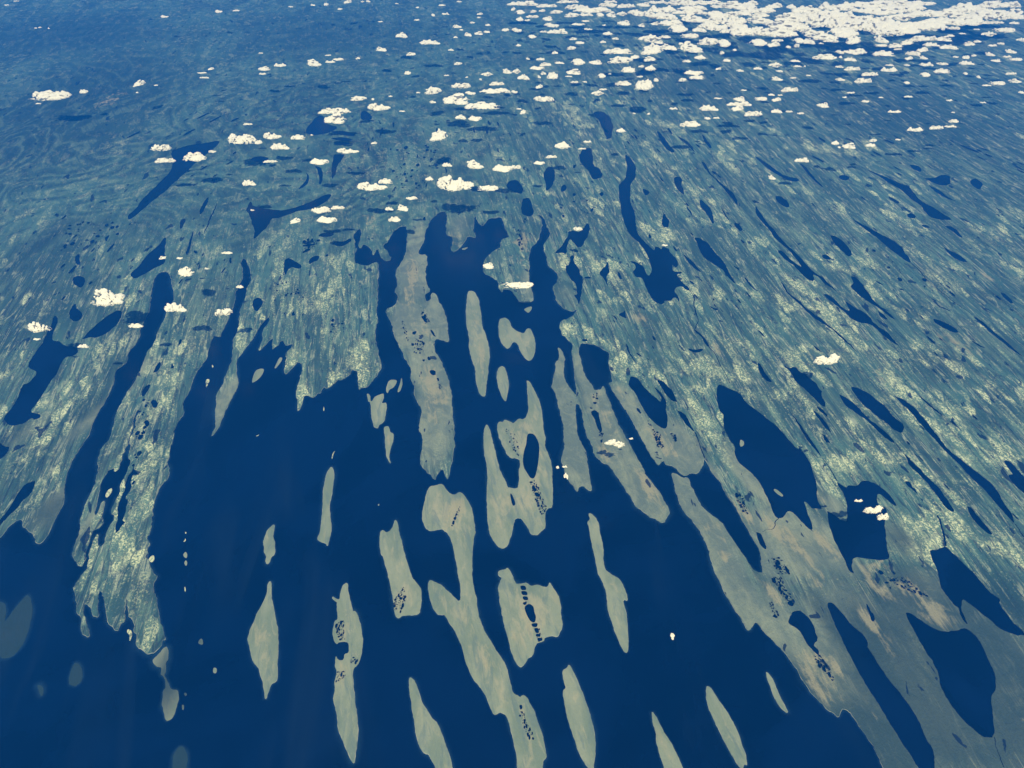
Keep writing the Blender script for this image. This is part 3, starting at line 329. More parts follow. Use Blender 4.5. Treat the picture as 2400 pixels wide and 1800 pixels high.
CLOUDS = [  # label, x, y, base height, width, depth, thickness (metres)
 ("large streak-like cloud, eighty-eight percent across, three percent down",17361,35582,1080,2757,1464,413),
 ("largest ragged white cloud over the western mainland, beside a long blue inlet",-9401,14387,1080,777,641,326),
 ("large streak-like cloud, eighty-five percent across, three percent down",15686,35298,1178,2298,1304,368),
 ("large streak-like cloud, eighty-six percent across, one percent down",17610,38281,1108,3066,1157,304),
 ("broadest bright white cloud above the central mainland coast",-1641,20028,1150,1134,651,326),
 ("large streak-like cloud, eighty-one percent across, three percent down",14263,36078,1108,2197,1348,375),
 ("large streak-like cloud, ninety-one percent across, two percent down",19685,37463,1220,2855,1123,298),
 ("large elongated cloud, seventy-seven percent across, three percent down",12138,35477,1206,1877,1470,411),
 ("large elongated cloud, ninety-one percent across, three percent down",18730,35799,1136,2036,1333,372),
 ("large streak-like cloud, ninety-six percent across, two percent down",22066,37329,1136,2254,1271,341),
 ("large streak-like cloud, seventy-nine percent across, two percent down",13969,37488,1094,2264,1277,343),
 ("large streak-like cloud, eighty-two percent across, two percent down",15069,37276,1150,2251,1270,341),
 ("large streak-like cloud, ninety-five percent across, one percent down",21830,38544,1122,2161,1344,350),
 ("large streak-like cloud, eighty-five percent across, zero percent down",17388,39196,1150,2807,1034,265),
 ("large streak-like cloud, eighty-eight percent across, one percent down",18726,38657,1164,2315,1182,306),
 ("large elongated cloud, seventy-three percent across, four percent down",10241,34817,1164,1844,1127,324),
 ("large elongated cloud, ninety-nine percent across, two percent down",23259,37731,1080,1973,1290,345),
 ("large elongated cloud, seventy-six percent across, four percent down",11626,34520,1206,1621,1257,362),
 ("long lumpy white cloud alone over the far north-western plain",-16831,27290,1080,1506,725,269),
 ("large elongated cloud, eighty-three percent across, three percent down",15268,36301,1164,1835,1213,334),
 ("large elongated cloud, twenty-four percent across, eighteen percent down",-8719,23387,1122,1081,670,288),
 ("large elongated cloud, eighty-two percent across, four percent down",14487,34713,1122,1700,1117,323),
 ("large streak-like cloud, ninety-eight percent across, zero percent down",23467,39085,1178,2332,1031,264),
 ("large streak-like cloud, eighty-five percent across, two percent down",16322,36346,1220,1758,1064,291),
 ("large elongated cloud, ninety-five percent across, three percent down",20962,36631,1094,1626,1069,294),
 ("large rounded cloud, forty-five percent across, thirteen percent down",-1985,26690,1164,1027,768,288),
 ("frayed white cloud alone over the eastern mainland, with wispy ends",6592,12114,1080,601,244,204),
 ("large streak-like cloud, eighty-two percent across, one percent down",15667,39011,1094,1943,1020,264),
 ("large elongated cloud, eighty percent across, five percent down",13262,33939,1220,1455,944,277),
 ("low frayed white cloud nearest the picture's western border",-10397,13153,1150,580,270,207),
 ("large elongated cloud, seventy-seven percent across, two percent down",12790,36817,1192,1482,1086,295),
 ("large elongated cloud, ninety-three percent across, three percent down",19707,36268,1192,1463,1058,291),
 ("large streak-like cloud, eighty-seven percent across, four percent down",16526,34744,1150,1624,835,242),
 ("large streak-like cloud, eighty-nine percent across, zero percent down",19395,39339,1206,2569,899,176),
 ("large streak-like cloud, forty-seven percent across, fourteen percent down",-1027,26260,1122,1296,493,190),
 ("large elongated cloud, seventy-nine percent across, one percent down",13915,38092,1192,1523,1070,280),
 ("large elongated cloud, thirty-six percent across, twenty-four percent down",-4023,19855,1192,922,359,181),
 ("large streak-like cloud, fifty-eight percent across, one percent down",3845,38376,1150,1983,814,213),
 ("large streak-like cloud, seventy percent across, three percent down",9409,36598,1122,1548,913,251),
 ("large rounded cloud, sixty-four percent across, six percent down",5806,32436,1094,1054,973,302),
 ("large streak-like cloud, seventy-two percent across, one percent down",10699,38872,1206,1547,1023,263),
 ("large rounded cloud, thirty-three percent across, fifteen percent down",-6002,24953,1150,819,629,253),
 ("large elongated cloud, sixty-nine and a half percent across, three percent down",8979,35553,1150,1367,899,254),
 ("large elongated cloud, sixty-five percent across, two percent down",7066,37504,1094,1355,1033,278),
 ("large elongated cloud, sixty-eight percent across, two percent down",8343,36861,1150,1408,927,252),
 ("fish-shaped white cloud crossing the dark western inlet",-7622,13855,1192,545,252,183),
 ("large rounded cloud, sixty-seven percent across, six percent down",7383,32486,1206,1051,892,274),
 ("large streak-like cloud, sixty-seven percent across, zero percent down",8381,39763,1080,1735,876,223),
 ("large streak-like cloud, seventy-four percent across, one percent down",11713,38217,1164,1676,821,216),
 ("large elongated cloud, seventy-four percent across, two percent down",11383,36845,1080,1335,921,253),
 ("large elongated cloud, eighty-eight percent across, two percent down",17990,37152,1122,1343,938,254),
 ("large rounded cloud, nineteen percent across, twenty percent down",-9831,22043,1108,748,467,214),
 ("large streak-like cloud, thirty-three percent across, fourteen percent down",-6183,25878,1094,1201,420,164),
 ("large elongated cloud, sixty-one percent across, eight percent down",4324,30826,1220,1098,691,224),
 ("mid-sized rounded cloud, forty-three percent across, eighteen percent down",-2379,23425,1178,614,637,257),
 ("large elongated cloud, sixty-nine percent across, five percent down",8382,33555,1108,1080,841,253),
 ("mid-sized rounded cloud, sixty-three percent across, eleven percent down",4900,28074,1178,768,765,273),
 ("square-edged white cloud above the head of the western inlet",-7935,15464,1136,446,374,187),
 ("large streak-like cloud, forty-eight percent across, twelve percent down",-605,27818,1108,1226,439,160),
 ("large elongated cloud, seventy percent across, two percent down",9415,37211,1206,1193,947,254),
 ("large streak-like cloud, sixty-five percent across, one percent down",7120,38261,1178,1449,824,216),
 ("large streak-like cloud, sixty-seven percent across, one percent down",8314,37891,1192,1736,646,171),
 ("large elongated cloud, sixty-six percent across, four percent down",7330,35139,1192,1068,855,243),
 ("large elongated cloud, seventy-two percent across, three percent down",10086,35842,1108,1087,879,248),
 ("large streak-like cloud, sixty-eight percent across, one percent down",8644,38762,1136,1541,755,196),
 ("large streak-like cloud, sixty percent across, seven percent down",4372,32075,1192,1273,562,176),
 ("large streak-like cloud, ninety percent across, five percent down",17713,33970,1136,1335,618,183),
 ("large elongated cloud, sixty-three percent across, five percent down",5922,33952,1122,1040,762,226),
 ("flat white bar of cloud lying across the southern tip of a peninsula",138,14981,1080,765,267,108),
 ("large streak-like cloud, sixty-five percent across, three percent down",7202,36344,1136,1243,750,208),
 ("mid-sized elongated cloud, seventy-five percent across, four percent down",10937,34581,1220,983,833,240),
 ("large streak-like cloud, fifty-one percent across, zero percent down",510,39836,1080,1611,719,183),
 ("mid-sized elongated cloud, forty-nine percent across, twenty-two percent down",-286,21288,1080,694,352,168),
 ("large elongated cloud, thirty-seven percent across, fourteen percent down",-4644,25927,1192,840,454,176),
 ("thin-tailed white cloud at the edge of the narrow western channel",-6528,13825,1094,390,275,163),
 ("large streak-like cloud, sixty-nine percent across, zero percent down",9654,39893,1094,1578,703,178),
 ("broken white cloud over the eastern bay, upper of a joined pair",6109,8120,1080,368,128,134),
 ("mid-sized rounded cloud, forty-six percent across, twenty-one percent down",-1125,21336,1178,572,400,188),
 ("large streak-like cloud, eighty-one percent across, seven percent down",12581,31275,1220,1108,497,159),
 ("mid-sized elongated cloud, sixteen percent across, nineteen percent down",-11097,22646,1150,688,365,162),
 ("mid-sized rounded cloud, forty-two percent across, twelve percent down",-2901,27763,1094,635,643,234),
 ("mid-sized elongated cloud, seventy-four percent across, five percent down",10468,33414,1122,928,694,210),
 ("mid-sized elongated cloud, thirty-one percent across, twenty-seven percent down",-5277,18683,1080,601,271,147),
 ("mid-sized elongated cloud, thirty-two percent across, twenty-nine percent down",-4973,17925,1192,582,256,144),
 ("mid-sized rounded cloud, seventy-eight percent across, three percent down",13034,36108,1108,875,891,249),
 ("large streak-like cloud, seventy-three percent across, one percent down",11097,38432,1220,1222,748,195),
 ("mid-sized elongated cloud, fifty-three percent across, thirteen percent down",1155,26747,1206,818,446,167),
 ("large elongated cloud, eighty-four percent across, seven percent down",14138,32092,1164,991,561,176),
 ("mid-sized rounded cloud, fifty-five percent across, nineteen percent down",1625,22957,1094,623,396,175),
 ("mid-sized rounded cloud, eighty-three percent across, five percent down",14516,33498,1178,783,795,238),
 ("mid-sized elongated cloud, sixty-seven percent across, sixteen percent down",5989,24642,1122,771,360,148),
 ("mid-sized rounded cloud, seventy-nine percent across, four percent down",13050,34811,1164,848,768,221),
 ("mid-sized elongated cloud, sixty-two percent across, two percent down",5921,37844,1136,1010,794,211),
 ("mid-sized rounded cloud, seventy-one percent across, six percent down",8927,33151,1164,728,780,236),
 ("mid-sized elongated cloud, seventy-one percent across, two percent down",10156,37562,1108,977,793,213),
 ("large streak-like cloud, fifty-six percent across, one percent down",3118,38958,1094,1216,692,180),
 ("large streak-like cloud, seventy-two percent across, thirteen percent down",8073,26571,1094,938,343,131),
 ("mid-sized elongated cloud, twenty-seven percent across, nineteen percent down",-7321,22648,1192,651,341,151),
 ("mid-sized elongated cloud, eighty-six percent across, seven percent down",15245,31973,1136,942,531,167),
 ("mid-sized elongated cloud, forty-eight percent across, twenty-four percent down",-701,19764,1206,622,256,130),
 ("mid-sized elongated cloud, thirty-one percent across, twenty-one percent down",-5899,21598,1164,629,307,143),
 ("mid-sized elongated cloud, twenty-seven percent across, eighteen percent down",-7862,23724,1080,638,365,156),
 ("mid-sized elongated cloud, seventy-two percent across, two and a half percent down",10301,36370,1178,877,753,208),
 ("mid-sized elongated cloud, sixteen percent across, twenty-one percent down",-10578,21621,1206,663,271,126),
 ("mid-sized elongated cloud, forty-five percent across, eleven percent down",-1901,28195,1150,810,415,149),
 ("mid-sized elongated cloud, sixty-nine percent across, fourteen percent down",6882,26017,1136,702,394,153),
 ("large streak-like cloud, thirty-four percent across, twenty percent down",-5181,22526,1108,739,264,119),
 ("mid-sized elongated cloud, sixty-five percent across, six percent down",6522,32720,1150,768,625,192),
 ("large streak-like cloud, ninety-eight percent across, four percent down",21629,34892,1220,1058,532,153),
 ("mid-sized elongated cloud, fifty-four percent across, four percent down",1996,35132,1108,965,583,168),
 ("mid-sized streak-like cloud, seventy-three percent across, two percent down",10854,37806,1164,1055,642,171),
 ("mid-sized rounded cloud, fifty-six percent across, eight percent down",2640,30983,1108,690,568,185),
 ("mid-sized elongated cloud, seventy-four percent across, fifteen percent down",8265,25353,1206,687,350,138),
 ("mid-sized elongated cloud, eighty-four percent across, ten percent down",13283,28789,1136,715,430,151),
 ("mid-sized rounded cloud, thirty-one percent across, eight percent down",-7849,30639,1178,637,560,183),
 ("mid-sized streak-like cloud, forty-two percent across, five percent down",-3480,33237,1206,944,459,138),
 ("mid-sized rounded cloud, eighty-six percent across, five percent down",15904,33956,1080,644,712,212),
 ("thin white cloud on the long ponded peninsula, eastern of two",1979,9621,1136,252,147,106),
 ("thin white cloud over the eastern bay shore, lower of a joined pair",6205,7940,1136,229,130,96),
 ("mid-sized elongated cloud, seventy-three percent across, zero percent down",11631,39628,1108,941,695,177),
 ("mid-sized elongated cloud, seventy-six percent across, one percent down",12754,39327,1080,936,684,176),
 ("mid-sized elongated cloud, seventy-seven percent across, twelve percent down",10301,28009,1080,701,381,138),
 ("mid-sized streak-like cloud, sixty-eight percent across, nine percent down",7049,29747,1108,844,362,123),
 ("mid-sized rounded cloud, sixty-four percent across, two percent down",6455,37438,1192,706,782,209),
 ("mid-sized rounded cloud, sixty-one percent across, nine percent down",4518,29871,1178,624,497,167),
 ("mid-sized elongated cloud, sixty-seven percent across, five percent down",7714,34350,1136,837,514,151),
 ("mid-sized elongated cloud, ninety-three percent across, six percent down",18336,32922,1108,771,493,152),
 ("small rounded cloud, thirty-nine percent across, twenty-seven percent down",-3001,18579,1206,345,306,145),
 ("white cloud resting over the point of land in the central bay",-569,15608,1220,307,246,129),
 ("mid-sized elongated cloud, thirty-five percent across, thirteen percent down",-5517,26945,1136,597,385,144),
 ("mid-sized rounded cloud, twenty-four percent across, twenty-four percent down",-7635,20151,1178,432,264,132),
 ("mid-sized elongated cloud, fifty-six percent across, nine percent down",2407,29836,1108,624,455,155),
 ("small rounded cloud, fifty-four percent across, ten percent down",1540,29101,1206,480,551,190),
 ("mid-sized elongated cloud, ninety-two percent across, five percent down",18468,33741,1192,736,518,154),
 ("mid-sized elongated cloud, eighty-seven percent across, six percent down",16030,32826,1206,719,494,151),
 ("mid-sized streak-like cloud, seventy-four and a quarter percent across, two percent down",11475,37282,1220,1040,470,126),
 ("mid-sized streak-like cloud, fifty-nine percent across, one percent down",4616,38985,1206,970,557,143),
 ("mid-sized streak-like cloud, sixty-one percent across, one percent down",5490,39050,1164,972,557,144),
 ("mid-sized elongated cloud, sixty-one percent across, eleven percent down",4174,28552,1122,689,352,125),
 ("mid-sized streak-like cloud, fifty-three percent across, one percent down",1678,39194,1136,1097,489,126),
 ("mid-sized elongated cloud, fifty-six percent across, two percent down",2799,37427,1164,763,622,167),
 ("mid-sized rounded cloud, thirty-eight percent across, twenty-four percent down",-3714,20445,1094,437,247,123),
 ("mid-sized rounded cloud, seventy-two percent across, fourteen percent down",7883,25973,1150,520,363,141),
 ("mid-sized elongated cloud, ninety-two percent across, nine percent down",16804,30000,1094,671,397,134),
 ("mid-sized rounded cloud, eighty-three percent across, nineteen percent down",10722,22833,1136,437,319,141),
 ("thin white cloud on the long ponded peninsula, western of two",1824,9724,1080,233,126,98),
 ("mid-sized streak-like cloud, eighty-seven percent across, nine percent down",14679,29892,1178,713,366,123),
 ("mid-sized elongated cloud, seventy-eight percent across, twenty-one percent down",8889,21790,1150,457,265,123),
 ("mid-sized elongated cloud, eighty-nine percent across, seven percent down",16544,32083,1094,708,428,135),
 ("mid-sized elongated cloud, eighty-three percent across, nine percent down",13418,30325,1080,700,373,125),
 ("mid-sized streak-like cloud, eighty-five percent across, ten percent down",13880,29710,1080,733,337,115),
 ("mid-sized rounded cloud, sixty-one percent across, three percent down",5072,36125,1178,656,610,169),
 ("large streak-like cloud, fifty-five percent across, zero percent down",2713,39728,1192,1169,430,109),
 ("mid-sized rounded cloud, sixty-three percent across, eight percent down",5535,31195,1178,553,494,159),
 ("mid-sized rounded cloud, sixty-four percent across, nine percent down",5445,30191,1136,540,466,156),
 ("mid-sized rounded cloud, seventy-eight percent across, five percent down",12222,33527,1178,586,559,167),
 ("mid-sized rounded cloud, thirty-nine percent across, twenty-eight percent down",-3164,18032,1164,369,206,115),
 ("mid-sized elongated cloud, forty-six percent across, fifteen percent down",-1276,25226,1080,510,315,127),
 ("mid-sized elongated cloud, twenty-nine percent across, eighteen percent down",-6943,23534,1136,483,283,122),
 ("small rounded cloud, seventy-nine percent across, five percent down",12655,33616,1122,539,606,182),
 ("mid-sized streak-like cloud, eighty-nine percent across, seventeen percent down",13256,23963,1220,582,244,102),
 ("mid-sized streak-like cloud, seventy percent across, one percent down",9976,39027,1150,927,507,131),
 ("mid-sized elongated cloud, sixty-eight percent across, four percent down",8255,35015,1206,637,563,161),
 ("mid-sized elongated cloud, eighty-nine percent across, six percent down",16744,33348,1150,680,459,139),
 ("mid-sized elongated cloud, seventy-six percent across, six percent down",10960,32877,1220,672,450,137),
 ("mid-sized elongated cloud, thirteen percent across, forty-two percent down",-8280,13212,1192,352,123,86),
 ("mid-sized streak-like cloud, sixty-four percent across, zero percent down",7157,39906,1122,1113,431,109),
 ("small rounded cloud, fifty-one percent across, ten percent down",439,28996,1192,479,451,156),
 ("mid-sized elongated cloud, fifty-eight percent across, eight percent down",3340,30805,1164,593,418,137),
 ("mid-sized streak-like cloud, ninety-one percent across, six percent down",17787,33322,1094,729,411,125),
 ("mid-sized elongated cloud, sixty-eight percent across, ten percent down",7054,29101,1164,611,350,121),
 ("mid-sized elongated cloud, ninety-seven percent across, eleven percent down",18286,28606,1108,625,324,115),
 ("mid-sized elongated cloud, fifty-four percent across, three percent down",1772,35949,1136,710,505,142),
 ("small rounded cloud, thirty-nine percent across, four percent down",-4788,34403,1150,549,583,171),
 ("mid-sized rounded cloud, fifty-eight percent across, twelve percent down",3132,27555,1108,503,365,134),
 ("small rounded cloud, seventy-two and a half percent across, thirteen percent down",8131,26736,1192,450,381,143),
 ("small rounded cloud, eighty percent across, fourteen percent down",11021,26376,1108,446,371,142),
 ("mid-sized elongated cloud, ninety-seven percent across, four percent down",20874,34661,1122,632,494,144),
 ("small rounded cloud, fourteen percent across, eleven percent down",-13918,28301,1192,384,520,161),
 ("mid-sized elongated cloud, forty-nine percent across, eleven percent down",-568,28289,1206,597,313,111),
 ("mid-sized elongated cloud, ninety-one percent across, seventeen percent down",14096,24276,1164,532,243,101),
 ("large streak-like cloud, ninety-seven percent across, three percent down",21970,36566,1108,1171,410,83),
 ("mid-sized elongated cloud, ninety-five percent across, six percent down",19463,33450,1094,585,479,145),
 ("mid-sized elongated cloud, seventy-six percent across, eight percent down",10374,30387,1192,541,409,135),
 ("mid-sized elongated cloud, sixty-eight percent across, seven percent down",7652,31518,1136,604,400,128),
 ("mid-sized elongated cloud, ninety-four percent across, eight percent down",18094,30781,1150,638,352,115),
 ("mid-sized elongated cloud, sixty-three percent across, one percent down",6345,39031,1220,728,559,143),
 ("mid-sized elongated cloud, twenty-six percent across, nine percent down",-9714,30154,1136,561,371,124),
 ("mid-sized elongated cloud, ninety percent across, six percent down",16974,32284,1192,568,436,136),
 ("small rounded cloud, twenty-nine percent across, twenty-nine percent down",-5860,18065,1094,309,206,116),
 ("mid-sized elongated cloud, thirty-three percent across, twenty-seven percent down",-4823,18761,1136,411,163,88),
 ("mid-sized streak-like cloud, fifty-two percent across, nine percent down",982,30395,1080,633,311,104),
 ("mid-sized streak-like cloud, eighty-one percent across, five percent down",13567,33565,1192,683,372,111),
 ("mid-sized elongated cloud, fifty-four percent across, one percent down",2105,38115,1136,685,506,134),
 ("small rounded cloud, thirty-seven percent across, six percent down",-5465,32637,1108,526,441,137),
 ("small rounded cloud, forty-five percent across, fifteen percent down",-1742,25130,1178,390,315,126),
 ("small rounded cloud, ninety percent across, ten percent down",15818,29293,1192,482,369,127),
 ("mid-sized elongated cloud, ninety percent across, eight percent down",16503,30739,1108,592,334,110),
 ("mid-sized elongated cloud, fifty-three percent across, eight percent down",1331,30639,1150,545,357,118),
 ("mid-sized elongated cloud, seventy-four percent across, thirteen percent down",8965,27010,1108,495,288,108),
 ("small upright white wisp of cloud alone over the open sea",2343,5795,1080,74,127,40),
 ("mid-sized elongated cloud, seventy-one percent across, four percent down",9470,35123,1122,638,420,121),
 ("small rounded cloud, seventy-seven percent across, one percent down",13462,38994,1136,580,608,157),
 ("small elongated cloud, fifty percent across, twenty-two percent down",104,21131,1220,377,209,99),
 ("small elongated cloud, ninety-nine percent across, ten percent down",19035,28808,1122,476,343,120),
 ("small rounded cloud, eight percent across, forty-five percent down",-9151,12527,1164,256,105,85),
 ("mid-sized elongated cloud, forty-eight percent across, ten percent down",-963,29391,1178,505,334,114),
 ("small rounded cloud, fifty-four percent across, two percent down",1658,37091,1108,525,571,156),
 ("small rounded cloud, sixty percent across, two percent down",4630,37456,1178,470,650,174),
 ("small elongated cloud, eighty-three percent across, eight percent down",13577,31139,1178,506,368,119),
 ("mid-sized streak-like cloud, fifty-seven percent across, two percent down",3438,37366,1220,701,413,111),
 ("small elongated cloud, fifty-one percent across, two percent down",382,38118,1122,566,532,141),
 ("small rounded cloud, sixty-one percent across, seventeen percent down",3594,23960,1192,376,255,107),
 ("small rounded cloud, seventy-six percent across, fourteen percent down",9199,25777,1136,398,286,112),
 ("mid-sized streak-like cloud, ninety-three percent across, four percent down",19858,35733,1080,647,374,106),
 ("small rounded cloud, sixty-one percent across, two percent down",5185,37988,1080,535,527,141),
 ("mid-sized streak-like cloud, sixty-eight percent across, six and a half percent down",7553,32049,1220,704,257,80),
 ("small rounded cloud, fifty percent across, nine percent down",-187,29657,1192,398,377,128),
 ("small rounded cloud, fifty-nine percent across, ten percent down",3410,29081,1220,392,365,126),
 ("small rounded cloud, fifty-six percent across, thirty percent down",1746,17598,1136,272,165,95),
 ("mid-sized streak-like cloud, ninety-nine percent across, eight percent down",20436,31463,1080,603,280,91),
 ("small elongated cloud, ninety-nine percent across, seven percent down",20454,32001,1220,493,361,113),
 ("small elongated cloud, seventy-six percent across, ten percent down",10061,28931,1164,456,303,105),
 ("small rounded cloud, fifty and a half percent across, nine percent down",179,29809,1136,356,417,141),
 ("small elongated cloud, forty percent across, twenty-six percent down",-2840,19372,1108,356,152,79),
 ("small rounded cloud, forty-two percent across, twenty-three percent down",-2426,20532,1136,303,199,98),
 ("small rounded cloud, fifty percent across, four percent down",203,34976,1206,471,460,132),
 ("small rounded cloud, forty-four percent across, twenty-one percent down",-1980,21510,1122,331,200,94),
 ("small elongated cloud, fifty-three percent across, twenty-one percent down",828,21551,1164,365,179,84),
 ("small elongated cloud, seventy-six percent across, thirteen percent down",9478,26825,1150,410,267,100),
 ("small elongated cloud, fifty-nine percent across, four percent down",4218,34802,1122,553,374,109),
 ("small rounded cloud, eighty-two percent across, nineteen percent down",10328,22996,1178,310,238,104),
 ("mid-sized streak-like cloud, fifty-two percent across, two percent down",945,37528,1094,676,360,97),
 ("small rounded cloud, fifty-six percent across, six percent down",2486,32671,1150,430,399,123),
 ("small elongated cloud, forty-six percent across, twelve percent down",-1517,27289,1220,414,262,96),
 ("small elongated cloud, sixty-four percent across, five percent down",6296,33708,1080,490,372,112),
 ("small elongated cloud, sixty-two percent across, seven percent down",4988,31594,1122,465,333,107),
 ("small elongated cloud, eighty-five percent across, nineteen percent down",11496,23032,1094,366,198,87),
 ("faint shredded white wisp at the shore of the smooth peninsula",953,8903,1094,101,172,42),
 ("small elongated cloud, twenty-seven percent across, eight percent down",-9256,30752,1080,501,285,94),
 ("small elongated cloud, ninety-two percent across, eight percent down",17111,30698,1164,500,286,94),
 ("small rounded cloud, sixty-seven percent across, ten percent down",6418,28656,1220,366,321,112),
 ("small elongated cloud, ninety-three percent across, sixteen percent down",14862,24730,1206,384,212,86),
 ("mid-sized streak-like cloud, sixty percent across, zero percent down",4849,40101,1108,744,362,91),
 ("small rounded cloud, fifty-one percent across, two and a half percent down",372,36870,1150,435,503,138),
 ("mid-sized streak-like cloud, twenty-six percent across, twenty-one percent down",-7354,21575,1220,469,164,58),
 ("small elongated cloud, fifty-four percent across, twenty percent down",1224,22140,1108,373,167,77),
 ("small rounded cloud, fifty-nine percent across, two percent down",4121,37717,1122,472,469,126),
 ("mid-sized streak-like cloud, eighty-seven percent across, fourteen percent down",13283,25721,1150,515,180,65),
 ("small elongated cloud, fifty-two percent across, five percent down",860,34157,1178,470,364,107),
 ("small elongated cloud, forty percent across, seven percent down",-4130,31896,1164,421,340,107),
 ("mid-sized streak-like cloud, sixty-five percent across, five percent down",6600,34143,1178,593,286,84),
 ("mid-sized streak-like cloud, seventy-six percent across, five percent down",11346,33704,1164,587,280,84),
 ("mid-sized streak-like cloud, eighty-six percent across, six percent down",15445,32853,1206,574,268,82),
 ("small elongated cloud, ninety-seven percent across, seven percent down",19622,31958,1122,422,340,108),
 ("small rounded cloud, seventy-five percent across, twenty-three percent down",7623,20462,1206,234,214,98),
 ("small rounded cloud, eighty-five percent across, eighteen percent down",11586,23162,1192,311,201,87),
 ("small rounded cloud, eight percent across, twelve percent down",-15719,27684,1136,315,301,110),
 ("small rounded cloud, forty-six percent across, four percent down",-1922,34439,1178,373,437,128),
 ("small elongated cloud, forty-five percent across, three percent down",-2458,35491,1220,458,369,104),
 ("small elongated cloud, eighty-two percent across, ten percent down",12419,28834,1178,389,258,90),
 ("small elongated cloud, forty-seven percent across, four percent down",-1465,34984,1080,429,376,109),
 ("small rounded cloud, ninety-nine percent across, five percent down",21805,33741,1164,392,374,112),
 ("small rounded cloud, thirty-eight percent across, twenty-seven percent down",-3386,18663,1150,252,144,78),
 ("small rounded cloud, twenty-five percent across, eighteen percent down",-8131,23114,1150,256,225,98),
 ("small rounded cloud, eighty-two percent across, seven percent down",13562,32235,1122,331,389,122),
 ("small elongated cloud, eighty-nine percent across, eight percent down",16057,31380,1150,416,289,93),
 ("small streak-like cloud, ninety-eight and a half percent across, ten percent down",19142,29388,1220,482,207,71),
 ("small elongated cloud, ninety-seven percent across, eight percent down",19398,31011,1178,412,275,89),
 ("mid-sized streak-like cloud, fifty-six percent across, three percent down",2971,35956,1192,679,240,67),
 ("small elongated cloud, sixty-four percent across, three percent down",6536,36392,1094,430,391,109),
 ("small rounded cloud, fifty-three percent across, eleven percent down",1015,28298,1094,320,276,99),
 ("small rounded cloud, fifty-one percent across, fifteen percent down",381,25722,1122,238,333,100),
 ("small streak-like cloud, thirty-three percent across, eight percent down",-7008,31264,1150,484,229,74),
 ("small rounded cloud, seventy-eight percent across, six percent down",12062,33213,1080,315,408,125),
 ("small elongated cloud, forty-five percent across, eight percent down",-2155,30815,1122,365,287,94),
 ("mid-sized streak-like cloud, ninety-three percent across, sixteen and a half percent down",14703,24536,1108,459,160,54),
 ("small rounded cloud, ninety-four percent across, seven percent down",18341,31349,1192,346,314,101),
 ("small elongated cloud, ninety percent across, seven percent down",16577,31273,1206,368,288,92),
 ("small streak-like cloud, ninety-nine percent across, three percent down",22800,36268,1164,508,296,82),
 ("small elongated cloud, fifty-seven percent across, six percent down",2882,33481,1136,438,276,83),
 ("small rounded cloud, sixteen percent across, thirty-three percent down",-8680,16037,1206,170,145,71),
 ("small streak-like cloud, seventy-eight percent across, eight percent down",11429,31256,1094,438,228,74),
 ("small rounded cloud, thirty-four percent across, zero percent down",-8030,39683,1192,419,436,110),
 ("small elongated cloud, seventy-one percent across, eight percent down",8590,31002,1192,366,259,84),
 ("small elongated cloud, seventy-four percent across, nine percent down",9700,30354,1094,361,248,83),
 ("small elongated cloud, ninety-five percent across, five percent down",19878,33624,1150,415,278,83),
 ("small elongated cloud, ninety-seven percent across, six percent down",20142,32893,1206,431,251,77),
 ("small rounded cloud, forty percent across, nine percent down",-4009,29445,1220,285,283,96),
 ("small rounded cloud, twenty-one percent across, one percent down",-13898,38167,1150,379,405,107),
 ("small rounded cloud, twenty-three percent across, thirty-seven percent down",-6474,14885,1108,190,91,62),
 ("small elongated cloud, fifty-six percent across, five percent down",2660,34228,1080,372,305,90),
 ("small elongated cloud, fifty-three percent across, seven and a half percent down",1159,31070,1220,389,228,73),
 ("small elongated cloud, sixty-seven percent across, eight percent down",7048,31228,1094,392,228,74),
 ("small streak-like cloud, thirty-two percent across, eight percent down",-7321,31136,1094,414,210,69),
 ("small streak-like cloud, fifty-five percent across, eight percent down",1882,30673,1206,408,207,68),
 ("small elongated cloud, forty-nine percent across, four percent down",-291,35100,1192,378,301,86),
 ("small streak-like cloud, twenty-four percent across, sixteen percent down",-8818,24451,1220,343,136,56),
 ("small rounded cloud, fifty-two percent across, one percent down",1009,38049,1178,326,425,112),
 ("small rounded cloud, sixty-three percent across, three percent down",5877,36173,1080,314,386,108),
 (None,5500,29096,1080,218,368,91),
 (None,-7148,16257,1220,314,110,40),
 (None,84,27614,1150,251,239,88),
 (None,-16273,37549,1094,401,313,85),
 (None,-9400,22385,1164,250,142,64),
 (None,8627,32041,1178,235,399,98),
 (None,12923,30443,1136,338,219,73),
 (None,14802,28493,1178,300,210,74),
 (None,12607,26649,1164,305,175,66),
 (None,5635,25941,1178,319,156,60),
 (None,1752,31930,1206,281,290,91),
 (None,12409,27608,1136,355,159,58),
 (None,16139,32739,1108,382,220,68),
 (None,1449,38604,1080,361,351,92),
 (None,8884,29928,1150,311,213,72),
 (None,-2840,26702,1122,265,188,71),
 (None,2357,28690,1136,323,184,65),
 (None,3350,27872,1164,337,162,58),
 (None,20184,31654,1136,372,200,64),
 (None,15003,30666,1122,363,189,62),
 (None,1214,29772,1094,244,255,87),
 (None,10452,29989,1108,290,213,72),
 (None,2425,23190,1150,275,120,52),
 (None,11599,32902,1136,288,268,82),
 (None,20823,33443,1108,364,219,66),
 (None,19128,34476,1136,348,243,71),
 (None,-11673,28960,1220,411,144,45),
 (None,14250,26982,1220,348,128,47),
 (None,4446,33876,1192,343,226,67),
 (None,-4395,22959,1206,218,138,60),
 (None,3895,33744,1094,294,260,78),
 (None,269,33222,1108,290,253,77),
 (None,5152,30643,1080,272,220,73),
 (None,8051,29984,1206,267,214,72),
 (None,6659,25084,1164,233,159,64),
 (None,-3139,37862,1136,403,250,67),
 (None,11277,30449,1150,338,172,57),
 (None,17688,28290,1164,383,134,44),
